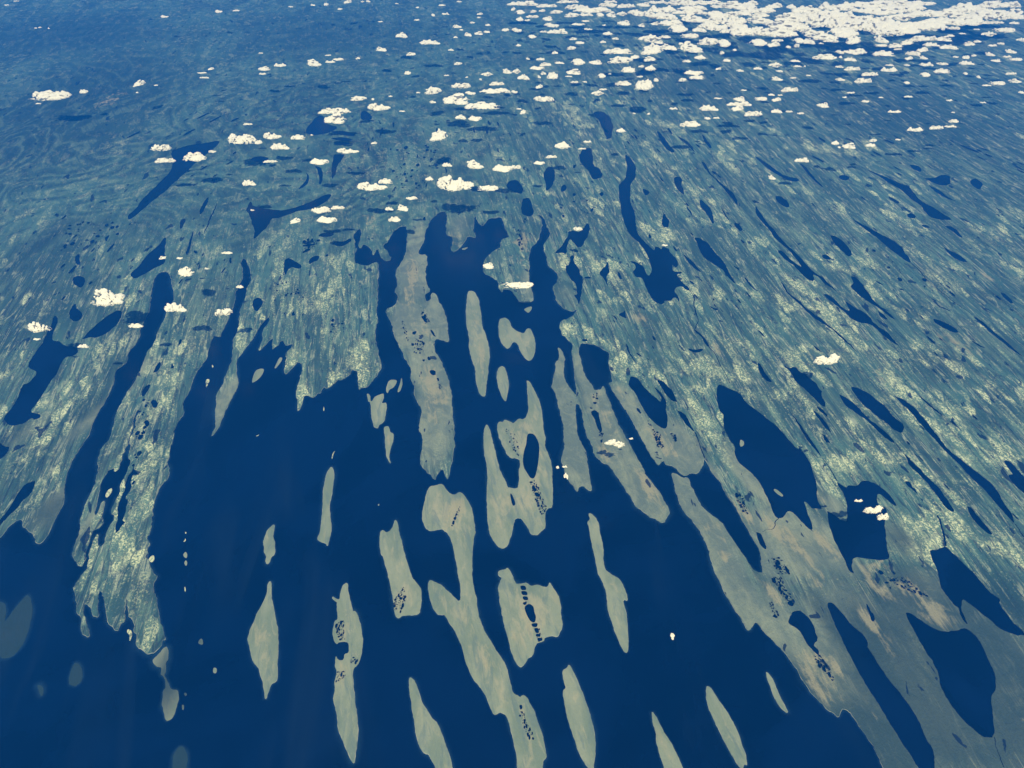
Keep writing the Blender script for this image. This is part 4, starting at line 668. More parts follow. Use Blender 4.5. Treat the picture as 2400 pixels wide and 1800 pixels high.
 (None,5889,8251,1192,155,54,40),
 (None,3408,36837,1094,405,223,62),
 (None,3374,35129,1220,388,208,59),
 (None,18975,31957,1094,281,220,70),
 (None,9488,27508,1094,250,171,63),
 (None,-1108,35020,1136,328,238,69),
 (None,13783,33570,1150,316,221,67),
 (None,1376,34947,1164,352,218,63),
 (None,9593,25628,1192,276,129,51),
 (None,-11854,30257,1108,247,216,72),
 (None,54,38411,1192,239,406,100),
 (None,2201,22536,1206,269,96,43),
 (None,18715,27691,1108,210,200,73),
 (None,-1504,37798,1150,322,272,73),
 (None,17516,29579,1150,211,223,76),
 (None,-8330,16151,1122,171,70,44),
 (None,10043,25715,1094,258,129,51),
 (None,-3381,39035,1220,385,241,62),
 (None,-10252,12757,1178,172,60,40),
 (None,17752,29046,1206,165,280,69),
 (None,-9051,39499,1136,250,368,94),
 (None,-11994,29652,1164,419,146,40),
 (None,-1080,35974,1164,309,229,64),
 (None,6930,25008,1220,232,124,50),
 (None,15541,30369,1220,269,172,57),
 (None,-9598,29448,1192,285,148,50),
 (None,7472,27195,1080,331,115,40),
 (None,935,9029,1192,101,36,41),
 (None,-2517,32260,1220,259,190,59),
 (None,15628,26724,1178,244,126,47),
 (None,1041,29245,1150,153,260,64),
 (None,19671,34601,1192,349,163,47),
 (None,713,36567,1206,286,222,61),
 (None,-3712,37832,1080,215,317,85),
 (None,2171,29261,1164,306,117,40),
 (None,-13045,38178,1206,324,208,55),
 (None,4878,29145,1192,261,131,45),
 (None,17952,31410,1206,277,148,47),
 (None,10769,29199,1122,262,130,45),
 (None,20621,35264,1178,319,169,48),
 (None,-4963,26740,1220,122,207,51),
 (None,-9738,39635,1080,279,245,63),
 (None,-8261,38809,1108,274,237,62),
 (None,241,25814,1220,198,119,46),
 (None,13456,31786,1080,187,209,67),
 (None,-7069,40013,1150,253,276,70),
 (None,-6205,31243,1206,184,197,63),
 (None,-3819,25757,1164,237,94,40),
 (None,3896,16665,1192,174,61,40),
 (None,9324,32714,1080,181,211,65),
 (None,-1820,36561,1108,261,192,53),
 (None,2738,28571,1192,193,141,49),
 (None,13206,33563,1094,243,165,50),
 (None,810,9008,1206,60,62,40),
 (None,-2455,34421,1094,199,211,62),
 (None,-4355,36680,1192,287,172,47),
 (None,12518,23425,1122,203,81,40),
 (None,16890,26787,1080,245,88,40),
 (None,11976,26997,1192,184,115,43),
 (None,644,31321,1164,184,164,53),
 (None,11327,29223,1220,218,117,40),
 (None,9689,27168,1206,206,103,40),
 (None,10451,22927,1080,127,107,48),
 (None,-1204,29170,1080,131,202,55),
 (None,-24453,40125,1136,337,151,40),
 (None,4758,25732,1080,119,155,50),
 (None,13355,27171,1122,186,103,40),
 (None,-7385,40167,1094,197,251,63),
 (None,-16869,26573,1122,203,87,40),
 (None,-2592,39861,1178,279,174,44),
 (None,-2530,29491,1122,220,103,40),
 (None,4162,36007,1150,170,191,54),
 (None,-10608,38825,1206,273,143,40),
 (None,-7564,31941,1108,281,98,40),
 (None,-1532,37046,1206,210,153,41),
 (None,-2253,35409,1122,203,141,40),
 (None,-3419,27423,1206,166,92,40),
 (None,-10329,32025,1164,211,102,40),
 (None,4209,25508,1178,118,105,41),
 (None,-24712,39636,1080,279,122,40),
 (None,-21088,35573,1178,178,143,40),
 (None,-4559,39030,1122,192,167,43),
 (None,-5620,39548,1164,222,147,40),
 (None,-4429,27325,1108,166,78,40),
 (None,-7195,18742,1080,126,44,40),
 (None,2212,9771,1150,84,29,40),
 (None,8560,27856,1136,252,88,40),
 (None,-6591,23864,1094,112,73,40),
 (None,-13390,28497,1094,171,69,40),
 (None,15270,25630,1164,158,58,40),
 (None,-7490,15648,1136,112,39,40),
 (None,-6046,36764,1094,262,91,40),
 (None,-13661,27463,1192,124,79,40),
 (None,-1737,29255,1136,131,87,40),
 (None,-21440,35841,1080,128,123,40),
 (None,3786,29647,1122,132,74,40),
 (None,11508,30300,1206,80,115,40),
 (None,-20724,35586,1136,127,101,40),
]
SAND_BLOBS = [
 (2647,9575,134,505,0.35,0.90),
 (1888,10567,165,360,0.17,0.80),
 (2027,11523,123,572,0.21,0.60),
 (1836,12187,127,228,0.00,0.60),
 (3003,10932,144,406,0.31,0.80),
 (3364,10932,120,338,0.35,0.70),
 (3199,10502,164,227,0.17,0.70),
 (2392,12379,154,193,0.35,0.50),
 (3704,8597,74,351,0.35,0.80),
 (3775,8031,61,383,0.35,0.70),
 (4323,9059,131,565,0.38,0.80),
 (4446,8757,128,219,0.35,0.90),
 (3982,10534,141,228,0.17,0.60),
 (631,10373,70,385,0.14,0.50),
 (97,11311,171,210,0.00,0.60),
 (95,10765,142,366,0.17,0.50),
 (-1030,9059,152,480,-0.26,0.90),
 (-1668,12263,255,996,0.09,0.70),
 (-2686,17019,186,1148,0.05,0.80),
 (-2238,14545,282,749,0.21,0.60),
 (-1941,13054,238,658,0.21,0.70),
 (-2657,16140,271,642,0.09,0.50),
 (-715,13732,81,698,0.05,0.90),
 (-901,15070,173,244,0.00,0.70),
 (4915,8491,148,401,0.44,0.90),
 (5174,8007,123,662,0.44,0.80),
 (5624,8258,125,418,0.49,0.80),
 (5794,9004,108,225,0.35,0.70),
 (5878,9343,88,232,0.17,0.70),
 (4466,7203,117,469,0.44,0.80),
 (4704,5682,178,402,0.44,0.90),
 (4700,6026,109,333,0.44,0.70),
 (4968,5948,109,330,0.44,0.90),
 (5910,6635,113,377,0.44,0.90),
 (5986,6284,92,256,0.44,0.60),
 (6266,7340,118,405,0.49,0.80),
 (6988,6849,230,272,0.52,0.90),
 (6833,7271,296,307,0.52,0.60),
 (5257,7409,99,239,0.38,0.80),
 (5429,5037,68,131,0.35,0.50),
 (7554,5141,86,266,0.35,0.60),
 (6312,7738,304,148,0.52,0.60),
 (-403,5948,72,186,0.26,0.70),
 (-4013,6345,93,322,0.09,0.50),
 (-2766,6468,112,327,0.00,0.60),
 (-2629,5776,107,203,0.00,0.60),
 (-1892,7046,116,277,0.00,0.50),
 (288,6827,172,452,0.17,0.60),
 (744,7158,58,280,0.14,0.60),
 (111,6345,111,301,0.17,0.50),
 (204,5003,119,375,0.21,0.60),
 (2160,4834,101,331,0.35,0.60),
 (300,18907,267,995,0.00,0.60),
 (4962,13952,165,356,0.17,0.50),
 (-1653,19103,201,538,0.00,0.50),
 (-4239,20273,384,513,0.00,0.50),
 (-2547,10898,71,303,0.09,0.70),
 (-4390,8335,83,315,0.09,0.50),
 (10503,14313,223,321,0.44,0.70),
 (10847,13908,165,266,0.35,0.70),
 (8384,13054,159,246,0.17,0.70),
 (3189,15168,173,246,0.17,0.60),
 (-16138,30058,464,1194,0.00,0.50),
 (12870,17134,250,463,0.52,0.50),
]
ROCK_BLOBS = [
 (-7723,11523,271,1074,-0.14,1.20),
 (-7290,10028,252,1087,-0.17,1.20),
 (-7061,9004,195,703,-0.17,1.10),
 (-6827,7957,308,633,-0.17,0.80),
 (-6342,7113,234,512,0.09,1.00),
 (-7133,7226,118,471,0.00,0.60),
 (-8485,11887,150,740,-0.26,0.60),
 (-8239,10665,118,594,-0.26,0.70),
 (-7858,8730,85,684,-0.21,0.40),
 (-7903,10183,69,347,-0.17,1.00),
 (-7656,8812,64,358,-0.17,0.90),
 (-9573,12074,152,640,-0.31,1.10),
 (-9629,11000,241,681,-0.44,0.70),
 (-9932,10121,138,627,-0.44,0.70),
 (-9147,9875,136,520,-0.49,1.00),
 (-9160,9200,131,458,-0.49,0.90),
 (-9391,14177,250,681,-0.26,1.20),
 (-9733,13219,186,626,-0.26,0.80),
 (-9895,15982,179,422,-0.26,1.20),
 (-12441,15982,179,264,0.00,1.20),
 (-14397,19236,67,408,-0.35,1.20),
 (-14707,20635,88,752,-0.35,1.10),
 (-11937,15367,321,301,0.00,1.00),
 (-11593,13095,159,619,-0.35,0.60),
 (-7712,13732,436,1092,-0.21,0.90),
 (-8206,14877,229,722,-0.17,0.60),
 (-6646,15367,175,1004,-0.14,0.80),
 (-9766,16683,184,447,-0.17,0.70),
 (-5159,16140,1054,1337,0.00,0.70),
 (-3664,13388,322,508,0.00,1.30),
 (-3980,12890,210,365,-0.17,1.20),
 (-3346,13054,212,370,0.00,1.20),
 (-5192,13602,162,388,-0.35,1.00),
 (-6594,19103,504,538,0.00,0.80),
 (-4857,17840,642,612,0.00,0.60),
 (-4634,12496,155,313,-0.17,1.20),
 (1418,14639,227,283,0.00,1.30),
 (1812,14592,169,282,0.00,1.20),
 (2091,14222,223,227,0.17,1.10),
 (1375,17719,191,485,0.00,1.00),
 (1708,18457,131,385,0.00,1.00),
 (2239,17719,351,485,0.00,1.00),
 (2793,16906,310,796,0.00,0.90),
 (2495,14086,166,225,0.17,1.30),
 (2761,13303,160,504,0.35,1.20),
 (3182,13054,212,411,0.44,1.10),
 (4305,13388,242,381,0.35,1.20),
 (4640,13054,318,493,0.44,1.20),
 (5303,13054,318,411,0.44,1.10),
 (5376,13952,248,356,0.35,1.00),
 (4791,15982,149,422,0.00,0.90),
 (5226,16354,182,544,0.26,0.80),
 (4270,19574,683,418,0.00,0.60),
 (2674,20857,427,917,0.00,0.60),
 (4727,19236,472,408,0.00,0.70),
 (3728,15877,447,314,0.00,0.80),
 (4009,11813,175,735,0.38,1.30),
 (4167,11102,145,585,0.38,1.50),
 (4305,10502,117,487,0.38,1.30),
 (5246,12263,307,344,0.52,1.20),
 (4130,12457,258,234,0.35,0.90),
 (3693,10373,70,257,0.09,0.50),
 (-1463,10502,94,520,0.05,0.80),
 (5916,12263,281,344,0.44,1.20),
 (6372,12074,228,640,0.52,1.20),
 (6401,11102,169,344,0.49,1.20),
 (6210,11523,148,608,0.49,1.10),
 (6161,9814,136,395,0.35,1.40),
 (6191,9487,89,294,0.26,1.30),
 (6602,10183,254,315,0.44,1.20),
 (7151,11241,219,453,0.49,0.90),
 (7759,11703,99,728,0.52,1.10),
 (7556,10502,352,422,0.52,0.80),
 (7858,10373,116,353,0.49,1.20),
 (8181,10028,183,528,0.52,1.30),
 (7880,9575,134,416,0.52,1.30),
 (8085,9115,153,284,0.44,1.30),
 (8449,9343,155,436,0.52,1.10),
 (8640,12036,379,450,0.52,1.00),
 (9461,11887,276,555,0.56,1.20),
 (9023,11171,243,554,0.56,1.00),
 (7496,8387,252,344,0.44,1.20),
 (7243,8650,128,244,0.35,1.20),
 (8222,8597,212,351,0.49,1.00),
 (8667,8157,166,336,0.49,1.30),
 (8990,8387,168,449,0.52,1.10),
 (8463,8207,125,259,0.44,1.10),
 (7275,8106,186,205,0.44,1.00),
 (9172,10183,208,283,0.52,0.80),
 (9829,10341,303,288,0.56,0.80),
 (10650,12263,511,383,0.61,0.70),
 (8867,9575,201,178,0.52,0.90),
 (7045,15877,328,576,0.49,1.10),
 (7859,15619,324,871,0.52,1.10),
 (7979,14639,283,661,0.52,1.20),
 (8244,14177,194,499,0.52,1.00),
 (7576,16683,276,503,0.49,0.90),
 (6526,13516,405,514,0.44,1.20),
 (6228,13819,246,396,0.35,1.10),
 (8635,12809,209,241,0.44,1.40),
 (8723,13602,380,345,0.49,0.90),
 (9719,13516,405,514,0.52,0.80),
 (11527,16572,490,443,0.56,1.00),
 (11368,17134,281,463,0.52,1.00),
 (11551,18332,294,381,0.52,0.80),
 (11543,20345,315,516,0.52,0.90),
 (9019,17600,191,540,0.49,1.10),
 (10265,15367,438,301,0.56,0.60),
 (11496,14877,315,240,0.61,0.60),
 (14156,19103,672,404,0.61,0.70),
 (9476,16408,456,546,0.52,0.60),
 (9794,17719,319,363,0.52,0.60),
 (2452,27796,306,1666,0.09,1.00),
 (2972,24240,198,1150,0.00,0.90),
 (5643,27462,390,466,0.35,0.90),
 (5521,22916,152,1319,0.26,0.60),
 (5060,24425,159,1358,0.26,0.60),
 (1499,29193,272,644,0.00,0.80),
 (7882,26391,337,657,0.44,0.70),
 (7172,24425,159,1164,0.44,0.60),
 (10731,25479,410,829,0.52,0.80),
 (11797,24992,607,603,0.61,0.50),
 (-14147,25678,495,629,-0.70,0.70),
 (-17340,26919,128,1356,-0.44,1.00),
 (-16857,24801,161,1391,-0.52,0.90),
 (-16221,24149,158,1144,-0.52,0.90),
 (-13953,24992,283,402,-0.52,0.90),
 (-13712,23345,231,452,-0.52,0.80),
 (-19536,32900,298,568,-0.35,0.80),
 (-14114,28366,266,737,0.00,0.60),
 (-3614,24240,990,1534,0.00,0.70),
 (-1517,26184,838,1406,0.00,0.60),
 (-5199,24240,594,1438,0.00,0.50),
]
MOSS_VIGNETTE_BLOBS = [  # dark mossy land; rows over the dim south-western islands paint in lens vignetting
 (-12427,16140,2109,3745,0.00,0.60),
 (-9701,10502,1176,2276,-0.35,0.55),
 (-11779,19780,2408,2123,0.00,0.45),
 (-7233,9875,569,2756,-0.21,0.40),
 (6634,5682,1608,1408,0.26,1.50),
 (4382,5317,523,968,0.35,1.10),
 (7707,5682,714,1810,0.26,1.50),
 (5181,4637,832,903,0.26,1.40),
 (5960,6264,556,1067,0.35,1.20),
 (5379,6468,281,1090,0.38,1.00),
 (6519,7226,984,706,0.44,0.90),
 (7933,6893,964,683,0.44,1.10),
 (5233,8207,625,649,0.35,0.35),
 (7055,8335,419,526,0.35,0.60),
 (8144,10502,352,975,0.49,0.35),
 (9951,13303,938,715,0.52,0.80),
 (10073,15619,590,615,0.52,0.60),
 (12391,16140,904,802,0.52,0.60),
 (8070,17840,642,1224,0.44,0.30),
 (10165,11523,741,537,0.61,0.60),
 (-13536,18777,664,2300,-0.35,0.80),
 (-13592,17249,628,1169,0.00,0.70),
 (-9045,13303,536,631,-0.26,0.70),
 (-9164,11887,352,1110,-0.35,0.80),
 (-8716,9004,435,703,-0.35,0.80),
 (-10424,11000,361,852,-0.35,0.70),
 (-9238,14877,343,963,-0.17,0.60),
 (-7281,7113,391,582,0.00,0.50),
 (-7758,8207,250,779,-0.17,0.70),
 (-8107,10341,186,1601,-0.21,0.60),
 (-8233,6678,952,1113,0.00,1.30),
 (-6787,5776,719,812,0.00,1.30),
 (-5315,5682,446,1005,0.00,1.20),
 (-4730,4477,493,533,0.00,1.00),
 (-7210,5534,442,396,0.00,1.00),
 (2419,19103,672,1010,0.00,0.30),
 (5077,16683,461,1118,0.26,0.50),
 (5407,15367,584,753,0.35,0.50),
 (2516,13516,270,685,0.17,0.40),
 (3805,12074,304,941,0.35,0.35),
 (-17081,29559,4128,7863,0.00,1.00),
 (-11912,25185,2851,4071,0.00,0.55),
 (-8311,29559,2752,5242,0.00,0.50),
 (-9115,38666,6220,4846,0.00,0.70),
 (7342,32187,4405,4195,0.35,0.60),
 (15173,28366,4446,6149,0.52,0.70),
 (-22189,38666,6785,4846,0.00,0.80),
 (-5679,20489,704,595,0.00,0.40),
]
PLAIN_BLOBS = [
 (1161,11523,370,1432,0.14,1.30),
 (1296,10183,300,946,0.21,1.30),
 (1644,13054,212,823,0.09,1.20),
 (1121,13219,186,835,0.09,1.20),
 (1886,11887,301,1110,0.17,1.20),
 (2039,10665,355,991,0.26,1.30),
 (2535,9575,381,1041,0.35,1.30),
 (2536,12074,304,753,0.35,0.90),
 (2772,11000,313,886,0.35,1.20),
 (3438,10665,426,991,0.26,1.10),
 (3340,9429,334,879,0.31,1.30),
 (3672,8335,356,921,0.35,1.30),
 (4185,8465,253,1333,0.38,1.00),
 (4671,9875,273,1071,0.38,1.00),
 (3904,10028,229,621,0.35,0.70),
 (3812,7113,391,814,0.35,1.20),
 (-2615,17249,502,1520,0.05,1.10),
 (-2527,14877,487,1204,0.17,1.10),
 (-1799,15119,347,1229,0.21,1.20),
 (-1962,13303,455,1262,0.21,1.10),
 (-1650,11703,448,1638,0.05,1.20),
 (-2762,19103,336,1212,0.00,0.80),
 (-1589,19780,412,1061,0.00,0.60),
 (461,16683,307,1118,0.00,0.70),
 (1446,16140,361,802,0.17,0.50),
 (6634,5682,1787,1408,0.26,1.20),
 (4489,5682,893,1810,0.35,1.20),
 (5702,6065,916,1464,0.35,1.20),
 (7707,5682,714,1810,0.26,1.10),
 (5181,4637,998,903,0.26,1.20),
 (4956,8335,629,921,0.35,1.10),
 (5586,8335,419,921,0.44,1.10),
 (6079,9143,241,427,0.35,0.80),
 (7055,8335,419,658,0.35,0.60),
 (6866,7113,782,582,0.44,1.00),
 (-8911,11703,249,1274,-0.35,0.80),
 (-8650,9143,328,713,-0.26,0.80),
 (-6250,12074,304,1130,-0.14,1.00),
 (-10147,11171,291,866,-0.35,0.60),
 (-7858,8730,150,958,-0.17,0.70),
 (-8697,13095,398,619,-0.26,0.80),
]

# ------------------------------------------------------------------ helpers
def link(o): scene.collection.objects.link(o); return o
def pts(s): return [tuple(map(float, q.split(','))) for q in s.split()]
def area(p): return 0.5 * sum(p[i-1][0]*p[i][1] - p[i][0]*p[i-1][1] for i in range(len(p)))
def ccw(p): return p if area(p) > 0 else p[::-1]
def fnoise(x, y, s): return noise.noise(Vector((x / s, y / s, s * 0.013)))
def warp(x, y, k):
    dx = 30*fnoise(x, y, 420) + 15*fnoise(x+9e3, y, 150) + 11*fnoise(x, y+7e3, 60) + 7*fnoise(x+1e3, y+7e3, 29)
    dy = 44*fnoise(x+5e4, y, 420) + 22*fnoise(x+4e4, y, 150) + 14*fnoise(x+3e4, y, 60) + 8*fnoise(x+2e4, y, 29)
    return x + k*dx, y + k*dy
def field(vx, vy, blobs):
    out = np.zeros(len(vx))
    for x, y, rx, ry, a, w in blobs:
        c, s = math.cos(a), math.sin(a)
        dx, dy = vx - x, vy - y
        u = (dx*c + dy*s) / (rx*0.9); v = (-dx*s + dy*c) / (ry*0.9)
        out = np.maximum(out, w * np.exp(-(u*u + v*v) * 0.8))
    return out
def outline(s, rough=1.0, chaikin=2, closed=True, rag=0.0):
    """smoothed, densified and roughened shoreline"""
    p = pts(s) if isinstance(s, str) else s
    if closed: p = ccw(p)
    for _ in range(chaikin):
        q = []
        n = len(p)
        for i in range(n if closed else n-1):
            a, b = p[i], p[(i+1) % n]
            if math.hypot(b[0]-a[0], b[1]-a[1]) > 9000: q += [a, b]; continue
            q += [(a[0]*.78+b[0]*.22, a[1]*.78+b[1]*.22), (a[0]*.22+b[0]*.78, a[1]*.22+b[1]*.78)]
        p = q if closed else [p[0]] + q + [p[-1]]
    out = []
    n = len(p)
    for i in range(n if closed else n-1):
        a, b = p[i], p[(i+1) % n]
        d = math.hypot(b[0]-a[0], b[1]-a[1])
        st = 20 + max(0, a[1]) * 0.0022
        if d > 9000: st = d
        k = max(1, int(d / st))
        out += [(a[0]+(b[0]-a[0])*j/k, a[1]+(b[1]-a[1])*j/k) for j in range(k)]
    if rough:
        out = [warp(x, y, rough * (1 + max(0, y-12000)/30000)) for x, y in out]
    if rag:
        A = np.array(out); kr = np.clip(0.22 + 0.9*field(A[:, 0], A[:, 1], ROCK_BLOBS) - 0.8*field(A[:, 0], A[:, 1], PLAIN_BLOBS), 0.05, 1.0)*rag
        out = [(x + k*(36*fnoise(x+1e4, y, 135) + 20*fnoise(x, y+2e4, 64)), y + k*(62*fnoise(x, y+4e4, 150) + 34*fnoise(x+6e4, y, 70))) for (x, y), k in zip(out, kr)]
    res = [out[0]]
    for q in out[1:]:
        if abs(q[0]-res[-1][0]) + abs(q[1]-res[-1][1]) > 1.0: res.append(q)
    return res
def mesh_obj(name, verts, faces, mat, parent=None, smooth=False, origin=None):
    me = bpy.data.meshes.new(name)
    v = np.asarray(verts, dtype=np.float64)
    if origin is not None: v = v - np.array(origin)
    me.from_pydata(v.tolist(), [], faces)
    me.materials.append(mat)
    if smooth: me.polygons.foreach_set("use_smooth", [True]*len(me.polygons))
    o = bpy.data.objects.new(name, me); link(o)
    if parent is not None: o.parent = parent
    if origin is not None: o.location = origin
    return o
def tag(o, label=None, cat=None, group=None, kind=None):
    if label: o["label"] = label
    if cat: o["category"] = cat
    if group: o["group"] = group
    if kind: o["kind"] = kind
    return o
def plate(outer, holes, extra):
    """triangulate an outline with holes (even-odd per outline); returns 2-D verts and ccw triangles"""
    V, E, owner = [], [], []
    for k, poly in enumerate([outer] + holes):
        n0, n = len(V), len(poly)
        V += [Vector((x/1000., y/1000.)) for x, y in poly]
        E += [(n0+i, n0+(i+1) % n) for i in range(n)]; owner += [k]*n
    V += [Vector((x/1000., y/1000.)) for x, y in extra]
    vo, eo, fo, ov, oe, of = delaunay_2d_cdt(V, E, [], 0, 1e-7)
    cross = {}
    for (a, b), src in zip(eo, oe):
        odd = set()
        for q in src: odd ^= {owner[q]}
        if odd: cross[(min(a, b), max(a, b))] = frozenset(odd)
    sides = {}
    for i, f in enumerate(fo):
        for a, b in ((f[0], f[1]), (f[1], f[2]), (f[2], f[0])):
            sides.setdefault((min(a, b), max(a, b)), []).append(i)
    NONE = frozenset(); state = [None]*len(fo); todo = []
    for e, ts in sides.items():
        if len(ts) == 1 and state[ts[0]] is None: state[ts[0]] = cross.get(e, NONE); todo.append(ts[0])
    while todo:
        i = todo.pop(); f = fo[i]
        for a, b in ((f[0], f[1]), (f[1], f[2]), (f[2], f[0])):
            e = (min(a, b), max(a, b))
            for j in sides[e]:
                if state[j] is None: state[j] = state[i] ^ cross.get(e, NONE); todo.append(j)
    only = frozenset((0,))
    tris = [f for f, st in zip(fo, state) if st == only]
    used = sorted({i for f in tris for i in f}); idx = {k: i for i, k in enumerate(used)}
    return np.array([(vo[k][0]*1000., vo[k][1]*1000.) for k in used]), [tuple(idx[i] for i in f) for f in tris]
def with_skirt(v2, z, tris, drop):
    cnt = {}
    for f in tris:
        for a, b in ((f[0], f[1]), (f[1], f[2]), (f[2], f[0])):
            if (b, a) in cnt: del cnt[(b, a)]
            else: cnt[(a, b)] = 1
    V = [(p[0], p[1], h) for p, h in zip(v2, z)]
    low, faces = {}, list(tris)
    for a, b in cnt:
        for k in (a, b):
            if k not in low: low[k] = len(V); V.append((v2[k][0], v2[k][1], drop))
        faces.append((b, a, low[a], low[b]))
    return V, faces
def strip(poly, w0, w1, z0, z1, closed=True):
    """a band along a shoreline between two offsets"""
    n = len(poly); V, F = [], []
    for i in range(n):
        a, b = poly[i-1], poly[(i+1) % n]
        tx, ty = b[0]-a[0], b[1]-a[1]; l = math.hypot(tx, ty) or 1.0
        nx, ny = ty/l, -tx/l
        x, y = poly[i]
        k = 0.62 + 0.9*max(-0.5, fnoise(x+2e4, y-1e4, 700)) + 0.35*fnoise(x, y, 130)
        k = max(0.12, k)
        V.append((x+nx*w0*k, y+ny*w0*k, z0)); V.append((x+nx*w1*k, y+ny*w1*k, z1))
    for i in range(n if closed else n-1):
        j = (i+1) % n
        if math.hypot(poly[i][0]-poly[j][0], poly[i][1]-poly[j][1]) > 2000: continue
        F.append((2*i, 2*i+1, 2*j+1, 2*j))
    return V, F
def set_attr(o, name, cols):
    at = o.data.attributes.new(name, 'FLOAT_COLOR', 'POINT')
    at.data.foreach_set("color", np.asarray(cols, dtype=np.float32).ravel())

# ------------------------------------------------------------------ materials
class NT:
    def __init__(s, name):
        s.m = bpy.data.materials.new(name); s.m.use_nodes = True
        s.t = s.m.node_tree; s.t.nodes.clear()
        s.out = s.n("ShaderNodeOutputMaterial")
    def n(s, typ, **kw):
        nd = s.t.nodes.new(typ)
        for k, v in kw.items(): setattr(nd, k, v)
        return nd
    def l(s, a, b): s.t.links.new(a, b)
    def pos(s): return s.n("ShaderNodeNewGeometry").outputs["Position"]
    def mapped(s, sx, sy, rot=0.0, src=None, off=(0, 0, 0)):
        mp = s.n("ShaderNodeMapping"); mp.inputs["Scale"].default_value = (1.0/sx, 1.0/sy, 1.0/min(sx, sy))
        pre = s.n("ShaderNodeVectorRotate"); pre.rotation_type = 'Z_AXIS'; pre.inputs["Angle"].default_value = rot
        s.l(src or s.pos(), pre.inputs["Vector"]); s.l(pre.outputs[0], mp.inputs["Vector"])
        mp.inputs["Location"].default_value = off
        return mp.outputs[0]
    def noise(s, vec, detail=4.0, rough=0.55, dist=0.0):
        nd = s.n("ShaderNodeTexNoise"); nd.inputs["Scale"].default_value = 1.0
        nd.inputs["Detail"].default_value = detail; nd.inputs["Roughness"].default_value = rough
        nd.inputs["Distortion"].default_value = dist
        s.l(vec, nd.inputs["Vector"]); return nd.outputs[0]
    def math(s, op, a, b=None, c=None, clamp=False):
        nd = s.n("ShaderNodeMath", operation=op, use_clamp=clamp)
        for i, x in enumerate((a, b, c)):
            if x is None: continue
            if isinstance(x, (int, float)): nd.inputs[i].default_value = x
            else: s.l(x, nd.inputs[i])
        return nd.outputs[0]
    def ramp(s, x, lo, hi):
        nd = s.n("ShaderNodeMapRange", interpolation_type='SMOOTHSTEP')
        s.l(x, nd.inputs[0]); nd.inputs[1].default_value = lo; nd.inputs[2].default_value = hi
        return nd.outputs[0]
    def mix(s, f, a, b):
        nd = s.n("ShaderNodeMix", data_type='RGBA')
        if isinstance(f, (int, float)): nd.inputs[0].default_value = f
        else: s.l(f, nd.inputs[0])
        for sock, x in ((nd.inputs[6], a), (nd.inputs[7], b)):
            if isinstance(x, tuple): sock.default_value = (*x, 1.0)
            else: s.l(x, sock)
        return nd.outputs[2]
    def attr(s, name):
        a = s.n("ShaderNodeAttribute", attribute_name=name); sp = s.n("ShaderNodeSeparateColor")
        s.l(a.outputs["Color"], sp.inputs[0]); return sp.outputs
    def bsdf(s, col, rough=0.9, spec=0.2, bump=None, strength=0.4, dist=20.0):
        b = s.n("ShaderNodeBsdfPrincipled")
        if isinstance(col, tuple): b.inputs["Base Color"].default_value = (*col, 1)
        else: s.l(col, b.inputs["Base Color"])
        b.inputs["Roughness"].default_value = rough; b.inputs["Specular IOR Level"].default_value = spec
        if bump is not None:
            bp = s.n("ShaderNodeBump"); bp.inputs["Strength"].default_value = strength; bp.inputs["Distance"].default_value = dist
            s.l(bump, bp.inputs["Height"]); s.l(bp.outputs[0], b.inputs["Normal"])
        s.l(b.outputs[0], s.out.inputs[0]); return b

